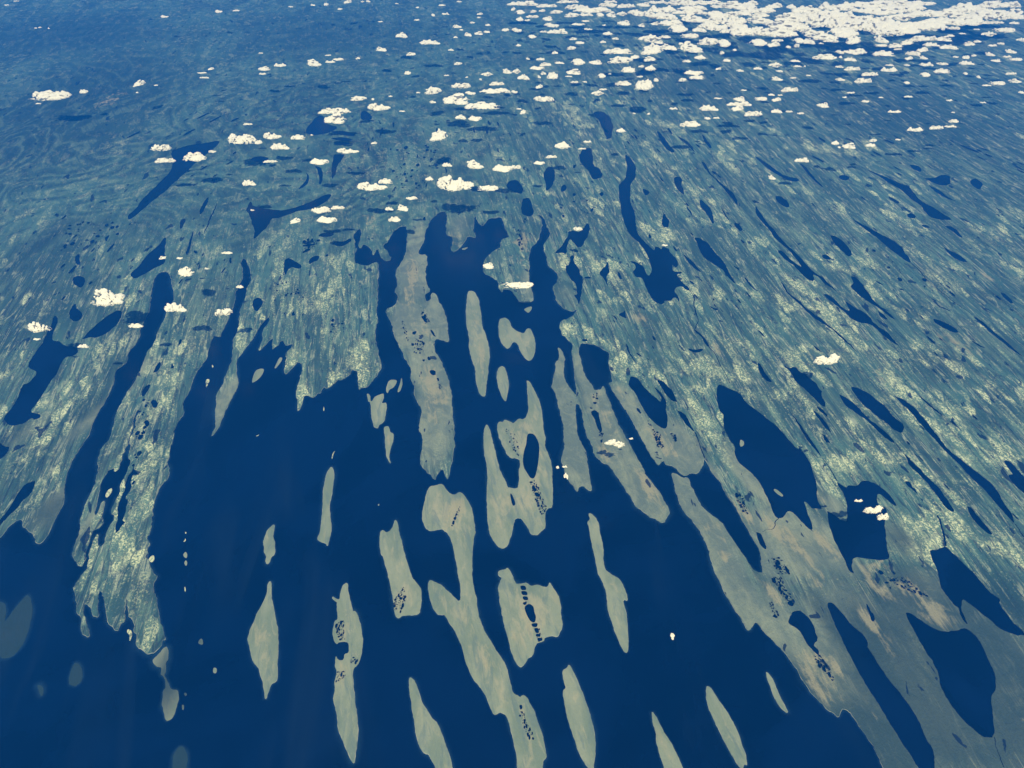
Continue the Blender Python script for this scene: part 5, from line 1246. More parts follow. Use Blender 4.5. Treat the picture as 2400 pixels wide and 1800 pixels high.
def make_land():
    t = NT("tundra_and_rock")
    cov = t.attr("cover")                                   # red rock, green sand, blue folded bedrock
    rock, sand, fold = cov[0], cov[1], cov[2]
    moss_vignette = t.attr("low_ground_vignette")[1]
    px = t.n("ShaderNodeSeparateXYZ"); t.l(t.pos(), px.inputs[0]); X, Y = px.outputs[0], px.outputs[1]
    east = t.math('MULTIPLY', t.ramp(X, 7000.0, 13000.0), t.ramp(Y, 17000.0, 24000.0))   # the grain swings round in the far east
    unfold = t.math('MULTIPLY_ADD', fold, -0.8, 1.0)
    big = t.noise(t.mapped(1300, 3000, GRAIN), 4, 0.58, 0.6)
    sa = t.noise(t.mapped(125, 1400, GRAIN), 7, 0.64, 0.55)
    sb = t.noise(t.mapped(150, 1700, R(-34.0)), 6, 0.64, 0.5)
    mid = t.noise(t.mapped(300, 460, GRAIN), 6, 0.68, 0.9)
    def blend(f, a, b): return t.math('ADD', t.math('MULTIPLY', a, t.math('SUBTRACT', 1.0, f)), t.math('MULTIPLY', b, f))
    streak = blend(east, blend(fold, sa, mid), sb)
    long_ = t.noise(t.mapped(300, 2300, GRAIN), 5, 0.62, 0.9)
    fine = t.noise(t.mapped(34, 44, GRAIN), 4, 0.75, 0.3)
    col = t.mix(t.ramp(big, 0.36, 0.62), LAND_DARK, LAND_MID)
    col = t.mix(t.math('MULTIPLY', t.math('MULTIPLY', t.ramp(long_, 0.47, 0.66), 0.45), unfold), col, LAND_PALE)
    col = t.mix(t.math('MULTIPLY', t.ramp(streak, 0.50, 0.68), 0.55), col, LAND_PALE)
    col = t.mix(t.math('MULTIPLY', t.ramp(mid, 0.54, 0.70), 0.45), col, LAND_PEAT)
    # smooth low ground near the sea
    plain = t.ramp(t.attr("low_ground_vignette")[0], 0.15, 0.75)
    lowc = t.mix(t.ramp(t.math('ADD', t.math('MULTIPLY', big, 0.5), t.math('MULTIPLY', mid, 0.5)), 0.40, 0.60), ISL_D, ISL_B)
    col = t.mix(t.math('MULTIPLY', plain, 0.9), col, lowc)
    unfold = t.math('MULTIPLY', unfold, t.math('MULTIPLY_ADD', plain, -0.88, 1.0))
    mo = t.ramp(t.math('MULTIPLY', moss_vignette, t.math('MULTIPLY_ADD', big, 1.2, 0.4)), 0.1, 0.9)
    col = t.mix(t.math('MULTIPLY', mo, 0.82), col, LAND_MOSS_VIGNETTE)
    # folded bedrock: contour bands of a slow noise
    slow = t.noise(t.mapped(5600, 7800, 0.5), 3.0, 0.42, 1.0)
    band = t.math('SINE', t.math('MULTIPLY_ADD', slow, 96.0, t.math('MULTIPLY', mid, 4.0)))
    fm = t.math('MULTIPLY', t.math('MULTIPLY', fold, t.ramp(sb, 0.36, 0.56)), t.math('MULTIPLY_ADD', t.ramp(Y, 25000.0, 38000.0), -0.6, 1.0))
    col = t.mix(t.math('MULTIPLY', t.math('MULTIPLY', t.ramp(band, 0.25, 0.95), fm), 0.48), col, (0.010, 0.026, 0.032))
    col = t.mix(t.math('MULTIPLY', t.math('MULTIPLY', t.ramp(band, -0.45, -0.95), fm), 0.3), col, LAND_PALE)
    # great fold in the bedrock, north-west
    dx = t.math('ADD', X, 8050.0); dy = t.math('MULTIPLY', t.math('ADD', Y, -23700.0), 0.62)
    dd = t.math('SQRT', t.math('ADD', t.math('MULTIPLY', dx, dx), t.math('MULTIPLY', dy, dy)))
    dd = t.math('ADD', t.math('MULTIPLY_ADD', big, 2300.0, dd), t.math('MULTIPLY', slow, 2500.0))
    ring = t.math('SINE', t.math('MULTIPLY_ADD', dd, 0.0135, t.math('MULTIPLY', mid, 4.0)))
    ring = t.math('MULTIPLY', t.math('MULTIPLY', t.ramp(ring, 0.2, 0.95), t.ramp(dd, 8200.0, 5600.0)), t.ramp(dd, 3600.0, 4300.0))
    ring = t.math('MULTIPLY', ring, t.math('MULTIPLY', t.ramp(t.math('ADD', dx, t.math('MULTIPLY', dy, 1.2)), -600.0, 1500.0), t.ramp(mid, 0.40, 0.55)))
    col = t.mix(t.math('MULTIPLY', ring, 0.8), col, (0.010, 0.026, 0.032))
    # grooves and ridges along the grain, joints across it
    def crease(sx, sy, rot, det, wdt):
        nz = t.noise(t.mapped(sx, sy, rot), det, 0.6, 0.75)
        return t.ramp(t.math('ABSOLUTE', t.math('SUBTRACT', nz, 0.5)), wdt, 0.0)
    gro = t.math('MULTIPLY', t.math('MULTIPLY', crease(250, 3300, GRAIN, 4, 0.034), t.ramp(big, 0.34, 0.5)), unfold)
    col = t.mix(t.math('MULTIPLY', gro, 0.8), col, (0.016, 0.034, 0.036))
    gr2 = t.math('MULTIPLY', t.math('MULTIPLY', crease(120, 1500, GRAIN - 0.03, 4, 0.04), t.ramp(long_, 0.40, 0.56)), unfold)
    col = t.mix(t.math('MULTIPLY', gr2, 0.55), col, LAND_DARK2)
    rid = t.math('MULTIPLY', t.math('MULTIPLY', crease(320, 4000, GRAIN + 0.03, 4, 0.026), t.ramp(mid, 0.42, 0.6)), unfold)
    col = t.mix(t.math('MULTIPLY', rid, 0.75), col, RIDGE)
    jnt = t.math('MULTIPLY', crease(700, 210, GRAIN + 0.25, 4, 0.03), t.math('MULTIPLY', t.ramp(t.math('ADD', rock, mid), 0.6, 1.1), unfold))
    col = t.mix(t.math('MULTIPLY', jnt, 0.5), col, LAND_DARK2)
    # bare pale outcrops: lens-shaped pavements along the grain, speckled with hollows
    wv = t.n("ShaderNodeVectorMath", operation='ADD'); wn_ = t.n("ShaderNodeTexNoise"); wn_.inputs["Scale"].default_value = 1.0; wn_.inputs["Detail"].default_value = 3.0
    t.l(t.mapped(210, 400, GRAIN), wn_.inputs["Vector"])
    ws = t.n("ShaderNodeVectorMath", operation='SCALE'); ws.inputs["Scale"].default_value = 0.75
    t.l(wn_.outputs["Color"], ws.inputs[0]); t.l(t.mapped(165, 560, GRAIN), wv.inputs[0]); t.l(ws.outputs[0], wv.inputs[1])
    vd = t.n("ShaderNodeTexVoronoi", feature='DISTANCE_TO_EDGE'); vd.inputs["Scale"].default_value = 1.0; t.l(wv.outputs[0], vd.inputs["Vector"])
    vc = t.n("ShaderNodeTexVoronoi", feature='F1'); vc.inputs["Scale"].default_value = 1.0; t.l(wv.outputs[0], vc.inputs["Vector"])
    rnd = t.n("ShaderNodeSeparateColor"); t.l(vc.outputs["Color"], rnd.inputs[0])
    chance = t.math('ADD', t.math('MULTIPLY', rock, 0.62), t.math('MULTIPLY', t.math('SUBTRACT', big, 0.5), 1.7))
    chance = t.math('SUBTRACT', chance, t.math('MULTIPLY', mo, 0.15))
    sel = t.math('MULTIPLY', t.ramp(t.math('SUBTRACT', t.math('ADD', chance, 0.12), rnd.outputs[0]), -0.10, 0.25), unfold)
    lens = t.math('MULTIPLY', t.ramp(vd.outputs[0], 0.015, 0.11), sel)
    speck = t.ramp(t.math('ADD', t.math('MULTIPLY', fine, 1.0), t.math('MULTIPLY', mid, 0.40)), 0.665, 0.80)
    rim = t.math('MULTIPLY', t.math('MULTIPLY', t.ramp(vd.outputs[0], 0.0, 0.03), t.ramp(vd.outputs[0], 0.10, 0.04)), sel)
    col = t.mix(t.math('MULTIPLY', lens, 0.40), col, LAND_PALE)
    out = t.math('MULTIPLY', lens, speck)
    spray = t.math('MULTIPLY', t.ramp(t.math('ADD', t.math('MULTIPLY', fine, 1.0), t.math('ADD', t.math('MULTIPLY', rock, 0.10), t.math('MULTIPLY', streak, 0.6))), 0.88, 1.04), t.math('MULTIPLY', t.math('MULTIPLY_ADD', plain, -0.8, 1.0), t.math('MULTIPLY_ADD', mo, -0.7, 1.0)))
    out = t.math('MAXIMUM', t.math('MAXIMUM', out, t.math('MULTIPLY', rim, 0.22)), t.math('MULTIPLY', spray, 0.5))
    col = t.mix(t.math('MULTIPLY', out, 0.85), col, ROCK)
    # sand and dry peat flats
    sm = t.math('ADD', t.math('MULTIPLY', sand, 0.75), t.math('MULTIPLY', t.math('SUBTRACT', t.math('ADD', mid, streak), 1.0), 1.5))
    col = t.mix(t.math('MULTIPLY', t.math('MULTIPLY', t.ramp(sm, 0.20, 0.62), 0.75), t.ramp(sand, 0.05, 0.3)), col, SAND_COL)
    # wet hollows
    wet = t.ramp(t.math('ADD', t.math('MULTIPLY', fine, 0.5), t.math('MULTIPLY', mid, 0.5)), 0.37, 0.27)
    col = t.mix(t.math('MULTIPLY', wet, 0.75), col, WET)
    # pools too small to pick apart
    pool = t.noise(t.mapped(230, 520, GRAIN), 3, 0.5, 0.5)
    pm = t.ramp(t.math('ADD', pool, t.math('MULTIPLY', t.math('SUBTRACT', big, 0.5), 0.25)), 0.665, 0.69)
    col = t.mix(t.math('MULTIPLY', pm, 0.9), col, (0.004, 0.012, 0.026))
    t.bsdf(col, 0.95, 0.1, t.math('ADD', fine, t.math('MULTIPLY', mid, 1.6)), 0.9, 20.0)
    return t.m
def make_island():
    t = NT("low_tundra_island")
    cov = t.attr("cover")                                   # red rock, green sand, blue distance from shore
    rock, sand, inner = cov[0], cov[1], cov[2]
    moss_vignette = t.attr("low_ground_vignette")[1]
    big = t.noise(t.mapped(500, 1300, GRAIN), 5, 0.58, 0.6)
    mid = t.noise(t.mapped(110, 330, GRAIN), 6, 0.64, 0.8)
    fine = t.noise(t.mapped(38, 50, GRAIN), 3, 0.68, 0.3)
    col = t.mix(t.ramp(big, 0.36, 0.64), ISL_A, ISL_B)
    col = t.mix(t.math('MULTIPLY', t.ramp(t.math('ADD', t.math('MULTIPLY', inner, 0.25), mid), 0.56, 0.82), 0.6), col, ISL_C)
    dk = t.noise(t.mapped(170, 760, GRAIN), 5, 0.62, 0.9)
    col = t.mix(t.math('MULTIPLY', t.ramp(dk, 0.50, 0.66), 0.6), col, ISL_E)
    sm = t.math('ADD', t.math('MULTIPLY', sand, 0.8), t.math('MULTIPLY', t.math('SUBTRACT', t.math('ADD', mid, big), 1.0), 1.2))
    col = t.mix(t.math('MULTIPLY', t.math('MULTIPLY', t.ramp(sm, 0.15, 0.7), 0.7), t.ramp(sand, 0.05, 0.3)), col, SAND_COL)
    col = t.mix(t.math('MULTIPLY', t.ramp(fine, 0.52, 0.75), 0.32), col, ISL_D)
    col = t.mix(t.math('MULTIPLY', t.ramp(moss_vignette, 0.1, 0.8), 0.97), col, (0.012, 0.030, 0.026))  # corner vignetting painted into the colour of the dim south-western islands
    out = t.ramp(t.math('ADD', t.math('MULTIPLY', rock, 0.3), fine), 0.74, 0.90)
    col = t.mix(t.math('MULTIPLY', out, 0.7), col, ROCK)
    t.bsdf(col, 0.95, 0.1, fine, 0.6, 9.0)
    return t.m
def make_water(name, col, col2):
    t = NT(name)
    big = t.noise(t.mapped(1100, 6200, GRAIN), 5, 0.55, 0.8)
    wide = t.noise(t.mapped(5200, 7000, 0.3), 3, 0.5, 0.4)
    rip = t.noise(t.mapped(26, 40, 0.6), 3, 0.6)
    f = t.math('MULTIPLY', t.ramp(big, 0.50, 0.74), t.ramp(wide, 0.40, 0.62))
    patch = t.noise(t.mapped(2400, 3400, 0.9), 4, 0.55, 1.0)
    base = t.mix(t.ramp(patch, 0.40, 0.62), col, tuple(q*2.6 + 0.0004 for q in col))
    b = t.bsdf(t.mix(f, base, col2), 0.22, 0.15, rip, 0.10, 1.2)
    return t.m
def make_beach():
    t = NT("pale_beach")
    n1 = t.noise(t.mapped(160, 160), 4, 0.6)
    t.bsdf(t.mix(t.ramp(n1, 0.35, 0.65), BEACH_A, BEACH_B), 0.95, 0.1)
    return t.m
def make_shallows():
    t = NT("shallow_water")
    a = t.attr("fade")[0]
    n1 = t.noise(t.mapped(240, 400), 4, 0.6)
    f = t.math('MULTIPLY', t.math('POWER', a, 1.6), t.math('MULTIPLY_ADD', n1, 0.55, -0.05))
    d = t.n("ShaderNodeBsdfPrincipled"); d.inputs["Base Color"].default_value = (0.035, 0.10, 0.13, 1); d.inputs["Roughness"].default_value = 0.2
    tr = t.n("ShaderNodeBsdfTransparent"); mx = t.n("ShaderNodeMixShader")
    t.l(f, mx.inputs[0]); t.l(tr.outputs[0], mx.inputs[1]); t.l(d.outputs[0], mx.inputs[2]); t.l(mx.outputs[0], t.out.inputs[0])
    return t.m
def make_cloud(name, thin=False):
    t = NT(name)
    d = t.n("ShaderNodeBsdfDiffuse"); d.inputs["Color"].default_value = (0.98, 0.94, 0.71, 1)
    tl = t.n("ShaderNodeBsdfTranslucent"); tl.inputs["Color"].default_value = (0.98, 0.94, 0.71, 1)
    # light scatters through the heap, so its shading is softer than its lumps
    up = t.n("ShaderNodeVectorMath", operation='MULTIPLY_ADD'); t.l(t.n("ShaderNodeNewGeometry").outputs["Normal"], up.inputs[0])
    up.inputs[1].default_value = (0.42, 0.42, 0.42); up.inputs[2].default_value = (0.0, 0.0, 0.62)
    nn = t.n("ShaderNodeVectorMath", operation='NORMALIZE'); t.l(up.outputs[0], nn.inputs[0]); t.l(nn.outputs[0], d.inputs["Normal"])
    mx = t.n("ShaderNodeMixShader"); mx.inputs[0].default_value = 0.36
    t.l(d.outputs[0], mx.inputs[1]); t.l(tl.outputs[0], mx.inputs[2])
    # the vapour thins out and frays towards the rim of each heap
    rim = t.attr("rim")[0]
    vap = t.noise(t.mapped(95, 120), 6, 0.7, 0.4)
    k = 0.78 if thin else 1.0
    f = t.math('ADD', t.math('MULTIPLY_ADD', rim, -1.35, 1.25*k), t.math('MULTIPLY', t.math('SUBTRACT', vap, 0.5), t.math('MULTIPLY_ADD', rim, 3.2, 0.9 if thin else 0.0)))
    f = t.ramp(f, 0.05, 0.75)
    tr = t.n("ShaderNodeBsdfTransparent"); m2 = t.n("ShaderNodeMixShader")
    t.l(f, m2.inputs[0]); t.l(tr.outputs[0], m2.inputs[1]); t.l(mx.outputs[0], m2.inputs[2]); t.l(m2.outputs[0], t.out.inputs[0])
    return t.m

GRAIN = R(-10.0)
LAND_DARK = (0.030, 0.068, 0.055); LAND_MID = (0.054, 0.122, 0.090); LAND_PALE = (0.170, 0.260, 0.150)
LAND_PEAT = (0.100, 0.105, 0.095); LAND_DARK2 = (0.030, 0.045, 0.045); ROCK = (0.64, 0.66, 0.34)
RIDGE = (0.32, 0.36, 0.22); LAND_MOSS_VIGNETTE = (0.017, 0.042, 0.036); SAND_COL = (0.285, 0.262, 0.135); WET = (0.025, 0.042, 0.045)  # the mossy tone is deepened to paint in corner vignetting
ISL_A = (0.145, 0.185, 0.108); ISL_B = (0.220, 0.245, 0.142); ISL_C = (0.335, 0.305, 0.165); ISL_D = (0.120, 0.155, 0.105)
ISL_E = (0.105, 0.150, 0.115); BEACH_A = (0.25, 0.27, 0.18); BEACH_B = (0.08, 0.12, 0.09)
M_LAND, M_ISLAND = make_land(), make_island()
M_SEA = make_water("deep_sea_water", (0.0001, 0.0016, 0.007), (0.004, 0.010, 0.020))
M_LAKE = make_water("lake_water", (0.0002, 0.0018, 0.008), (0.003, 0.009, 0.018))
M_BEACH, M_SHALLOW = make_beach(), make_shallows()
M_CLOUD, M_WISP = make_cloud("cumulus"), make_cloud("thin_cloud", True)

# ------------------------------------------------------------------ sea
sea = mesh_obj("sea", [(-150000, -60000, 0), (150000, -60000, 0), (150000, 170000, 0), (-150000, 170000, 0)], [(0, 1, 2, 3)], M_SEA)
tag(sea, "deep blue sea between the islands and the mainland", "sea", kind="structure")

# ------------------------------------------------------------------ mainland
land_outer = outline(pts(LAND) + [(60000, -20000), (140000, -20000), (140000, 160000), (-140000, 160000), (-140000, 4000), (-60000, 4000)], 1.2, rag=1.0)
shore_line = land_outer
def offset_line(p, w):
    """outline of a river from its centreline"""
    n = len(p); l, r = [], []
    for i in range(n):
        a, b = p[max(0, i-1)], p[min(n-1, i+1)]
        tx, ty = b[0]-a[0], b[1]-a[1]; d = math.hypot(tx, ty) or 1
        nx, ny = -ty/d*w/2, tx/d*w/2
        k = 0.8 + 0.7*fnoise(p[i][0], p[i][1], 300)
        l.append((p[i][0]+nx*k, p[i][1]+ny*k)); r.append((p[i][0]-nx*k, p[i][1]-ny*k))
    return ccw(l + r[::-1])
lake_polys = [outline(s, 0.8, rag=0.55) for _, s in LAKES]
river_polys = [offset_line(outline(s, 0.8, 2, False) , w) for _, s, w in RIVERS]
extra = []
rng = random.Random(4)
y = 3400.0
while y < 52000:
    sp = 95 + y*0.0062; hw = 4500 + 0.70*y
    x = -hw + rng.random()*sp
    while x < hw:
        extra.append((x + (rng.random()-.5)*sp*.5, y + (rng.random()-.5)*sp*.5)); x += sp
    y += sp
v2, tris = plate(land_outer, lake_polys + river_polys, extra)
rock = field(v2[:, 0], v2[:, 1], ROCK_BLOBS)
sand = field(v2[:, 0], v2[:, 1], SAND_BLOBS)
fold = np.clip((v2[:, 1] - 15500)/6000, 0, 1) * np.clip((1500 + np.clip(v2[:, 1]-24000, 0, 20000)*0.3 - v2[:, 0])/5000, 0, 1)
z = np.array([9.0 + 7*fnoise(a, b, 900) + 5*fnoise(a, b, 2600) for a, b in v2]) + 8*rock
z = np.maximum(z, 4.0)
V, F = with_skirt(v2, z, tris, -3.0)
land = mesh_obj("land", V, F, M_LAND, smooth=False)
n0 = len(v2)
cols = np.zeros((len(V), 4))
cols[:n0, 0], cols[:n0, 1], cols[:n0, 2], cols[:n0, 3] = rock, sand, fold, 1
set_attr(land, "cover", cols)
cols = np.zeros((len(V), 4)); cols[:, 3] = 1; cols[:n0, 0] = field(v2[:, 0], v2[:, 1], PLAIN_BLOBS); cols[:n0, 1] = field(v2[:, 0], v2[:, 1], MOSS_VIGNETTE_BLOBS)
set_attr(land, "low_ground_vignette", cols)
tag(land, "tundra mainland with streaks of pale rock and countless lakes", "mainland", kind="structure")
V, F = strip(shore_line, 0, 9, 3.5, 0.3)
mesh_obj("shore", V, F, M_BEACH, land)
V, F = strip(shore_line, 0, 110, 0.15, 0.10)
o = mesh_obj("shallows", V, F, M_SHALLOW, land)
set_attr(o, "fade", [(1, 1, 1, 1) if i % 2 == 0 else (0, 0, 0, 1) for i in range(len(V))])

def grow(poly, d):
    V_, _ = strip(poly, 0, d, 0, 0)
    return [(V_[2*i+1][0], V_[2*i+1][1]) for i in range(len(poly))]
for (label, s), poly in zip(LAKES, lake_polys):
    cx = sum(p[0] for p in poly)/len(poly); cyy = sum(p[1] for p in poly)/len(poly)
    v, t_ = plate(grow(poly, 8), [], [])
    o = mesh_obj("lake", [(a, b, 2.0) for a, b in v], t_, M_LAKE, origin=(cx, cyy, 2.0))
    tag(o, label, "lake", "lakes of the mainland", "structure")
for (label, s, w), poly in zip(RIVERS, river_polys):
    cx = sum(p[0] for p in poly)/len(poly); cyy = sum(p[1] for p in poly)/len(poly)
    v, t_ = plate(poly, [], [])
    o = mesh_obj("river", [(a, b, 2.6) for a, b in v], t_, M_LAKE, origin=(cx, cyy, 2.6))
    tag(o, label, "river", "rivers of the mainland", "structure")

# ------------------------------------------------------------------ pond fields: water too small to pick apart
def inside(x, y, p):
    c = False
    for i in range(len(p)):
        (x1, y1), (x2, y2) = p[i-1], p[i]
        if (y1 > y) != (y2 > y) and x < (x2-x1)*(y-y1)/(y2-y1)+x1: c = not c
    return c
def pond_field(name, s, count, size, z, parent, seed, slim=None, lean=0.0):
    p = pts(s); rg = random.Random(seed); V, F = [], []
    xs, ys = [q[0] for q in p], [q[1] for q in p]
    done, tries = [], 0
    while len(done) < count and tries < 6000:
        tries += 1
        x, y = rg.uniform(min(xs), max(xs)), rg.uniform(min(ys), max(ys))
        r = size * (0.28 + 1.15*rg.random()**2.6)
        if not inside(x, y, p) or any(math.hypot(x-a, y-b) < (r+c)*0.92 for a, b, c in done): continue
        done.append((x, y, r)); k0 = len(V); n = rg.randint(7, 10); el = rg.uniform(0.7, 2.4) if slim is None else rg.uniform(*slim)
        ang = 0.0 if slim is None else lean + rg.uniform(-0.09, 0.09)
        for i in range(n):
            a = 2*math.pi*i/n; q = r*rg.uniform(0.85, 1.1)
            u, v = q*math.cos(a), q*el*math.sin(a)
            V.append((x + u*math.cos(ang) - v*math.sin(ang), y + u*math.sin(ang) + v*math.cos(ang), z))
        F.append(tuple(range(k0, k0+n)))
    o = mesh_obj(name, V, F, M_LAKE, parent)
    o["kind"] = "stuff"
    return o

# ------------------------------------------------------------------ islands
ISLAND_LABELS = {
 'slender_pale': "slender pale island with a tan spine, off the big central peninsula",
 'hshape': "pale green saddle-shaped island with a notched northern shore in the central bay",
 'leaf': "small leaf-shaped smooth island just below the slender tan-spined one",
 'stub': "stubby grey-green island with ragged horns, below the rocky central headland",
 'hook': "small tan island with a hooked southern tip, below the stubby horned one",
 'rag': "ragged little islet touching the horned island's northern side",
 'sliver': "thin sliver islet between ragged islet and big central peninsula",
 'bone': "long bone-shaped grey island alone in the western open sea",
 'spit': "tiny curved white sandbar above the bone-shaped island",
 'brown': "small brownish island north of the spindle-shaped one",
 'horned': "two-horned pale island with a speckled pond field at its southern corner",
 'mushroom': "largest forked island, mushroom-shaped head and long body running off the bottom edge",
 'looped': "large looped island enclosing a dark oval lake",
 'butterfly': "butterfly-shaped pale island split by a chain of dark ponds",
 'barbed': "narrow island with a barb on its eastern side, south of looped island",
 'lance': "lance-shaped island with a thin pale crest, near the bottom edge",
 'needle': "brownish needle-tipped island cut by the bottom edge",
 'cigar': "smooth grey cigar-shaped island near the bottom edge, toward the eastern coast",
 'thinbar': "very thin grey bar island beside the eastern coast",
 'wedge': "dull green wedge-shaped island cut by the bottom edge, west of the forked one",
 'bitten': "grey pond-riddled island with a square bite out of its western side",
 'spindle': "spindle-shaped island with a dark patch and a long pointed southern tip",
 'notched': "dim notched island cut by the western border",
 'oval': "dim oval island alone in the dark south-western sea",
 'tag': "very dim small island in the dark south-western corner",
 'tadpole': "tadpole-shaped dim green island off the long rocky peninsula's tip",
 'lowdark': "dim low island at the bottom edge, south of the tadpole-shaped one",
 'tooth': "tiny tooth-shaped islet east of the rocky peninsula's tip",
 'chip': "tiny square islet south-east of the tooth-shaped one",
 'bead_up': "upper of two bead-like islets east of the rocky peninsula",
 'bead_low': "lower of two bead-like islets east of the rocky peninsula",
 'flake': "flake-shaped islet hugging the eastern shore of the rocky peninsula",
 'channel': "thin rocky islet inside the channel of the rocky peninsula",
 'ink': "small pale islet in the narrow channel beside the western tongue of land",
 'speckA': "tiny white islet high up in the narrow western channel",
 'speckB': "tiny white islet at the mouth of the narrow western channel",
 'finger': "finger-shaped islet off the comb of western headlands",
 'fin': "fin-shaped islet below the comb of western headlands",
 'crumb': "small ragged islet south of the central point under the cloud bar",
 'crumbB': "small flat pale islet at the head of the central bay",
 'lakeA': "pale round islet near the western shore of the great eastern lake",
 'lakeB': "pale oblong islet in the south of the great eastern lake",
 'rockA': "thin white rock below the rocky western headland",
 'rockB': "tiny white rock north-west of the mushroom-shaped island head",
 'rockC': "topmost tiny rock of the line east of the rocky peninsula",
 'rockD': "second tiny rock of the line east of the rocky peninsula",
 'rockE': "tiny upright white rock south of the bead-like islets",
 'rockF': "tiny dim rock east of the tadpole-shaped island's head",
 'rockG': "tiny dim elongated rock east of the tadpole-shaped island's belly",
 'rockH': "tiny white crescent rock below the pointed western tongue",
 'rockI': "crooked rocky islet in the gap of the peninsula's southern end",
}
SMALL = {'spit', 'tooth', 'chip', 'bead_up', 'bead_low', 'flake', 'channel', 'ink', 'speckA', 'speckB', 'finger', 'fin', 'crumb', 'crumbB',
         'lakeA', 'lakeB', 'sliver', 'rag'} | {k for k in ISLANDS if k.startswith('rock')}
ROCKY = {'channel', 'ink', 'speckA', 'speckB', 'rockI', 'flake', 'spit', 'rockA', 'rockB', 'rockC', 'rockD', 'rockE', 'rockH'}
DIM = {'notched', 'oval', 'tag', 'tadpole', 'lowdark'}  # islands painted dark for lens vignetting, left without a pale beach
island_obj = {}
for key, s in ISLANDS.items():
    small = key in SMALL
    poly = outline(s, 0.22 if small else 0.62, 1 if key.startswith('rock') else 2)
    ponds = [outline(q, 0.2) for q in ISLAND_PONDS.get(key, [])]
    xs, ys = [p[0] for p in poly], [p[1] for p in poly]
    sp = 70.0 if not small else 40.0
    ex = []
    yy = min(ys)
    while yy < max(ys):
        xx = min(xs) + rng.random()*sp
        while xx < max(xs):
            ex.append((xx + rng.uniform(-.3, .3)*sp, yy + rng.uniform(-.3, .3)*sp)); xx += sp
        yy += sp
    v2, tris = plate(poly, ponds, ex)
    P = np.array(poly)
    d = np.concatenate([np.sqrt(((v2[i:i+400, None, :] - P[None, :, :])**2).sum(2)).min(1) for i in range(0, len(v2), 400)])
    inner = np.clip(d/320.0, 0, 1)
    z0 = 9.0 if key in ('lakeA', 'lakeB') else 4.0
    z = z0 + 9*np.sqrt(inner) + np.array([2.5*fnoise(a, b, 300) for a, b in v2])*inner
    V, F = with_skirt(v2, z, tris, -3.0)
    org = (float(np.mean(P[:, 0])), float(np.mean(P[:, 1])), 0.0)
    isl = mesh_obj("island" if not key.startswith('rock') else "rock_islet", V, F, M_ISLAND, origin=org)
    cols = np.zeros((len(V), 4)); n0 = len(v2); cols[:, 3] = 1
    rk = field(v2[:, 0], v2[:, 1], ROCK_BLOBS)
    if key in ROCKY: rk = rk*0 + 1.1
    cols[:n0, 0] = rk; cols[:n0, 1] = field(v2[:, 0], v2[:, 1], SAND_BLOBS); cols[:n0, 2] = inner
    set_attr(isl, "cover", cols)
    c2 = np.zeros((len(V), 4)); c2[:, 3] = 1; c2[:n0, 1] = field(v2[:, 0], v2[:, 1], MOSS_VIGNETTE_BLOBS) * (0.25 if key == 'thinbar' else 0.55 if key == 'tadpole' else 1.0)  # on the south-western islands this darkening stands in for lens vignetting
    set_attr(isl, "low_ground_vignette", c2)
    tag(isl, ISLAND_LABELS[key], "islet" if small else "island", "islands in the sea")
    off = Vector((-org[0], -org[1], 0.0))
    def child(name, V, F, mat):
        c = mesh_obj(name, [(a+off[0], b+off[1], h) for a, b, h in V], F, mat, isl); return c
    zb = 2.2 if key in ('lakeA', 'lakeB') else 0.0
    V, F = strip(poly, 0, 5 if small else 10, z0-0.6, zb+0.3)
    if key not in DIM: child("shore", V, F, M_BEACH)
    if not small:
        V, F = strip(poly, 0, 95, 0.15, 0.10)
        c = child("shallows", V, F, M_SHALLOW)
        set_attr(c, "fade", [(1, 1, 1, 1) if i % 2 == 0 else (0, 0, 0, 1) for i in range(len(V))])
    for q in ponds:
        v, t_ = plate(grow(q, 6), [], [])
        child("pond", [(a, b, 2.5) for a, b in v], t_, M_LAKE)
    island_obj[key] = (isl, off)
for i, (owner, s, count, size) in enumerate(POND_FIELDS):
    if owner is None:
        pond_field("ponds", s, count, size, 34.0, land, i)
    else:
        isl, off = island_obj[owner]
        o = pond_field("ponds", s, count, size, 17.5, isl, i)
        o.location = off

for i, (s, count, size, lean) in enumerate(SLIM_POOLS):
    pond_field("ponds", s, count, size, 35.0, land, 900+i, (3.0, 9.0), R(lean))

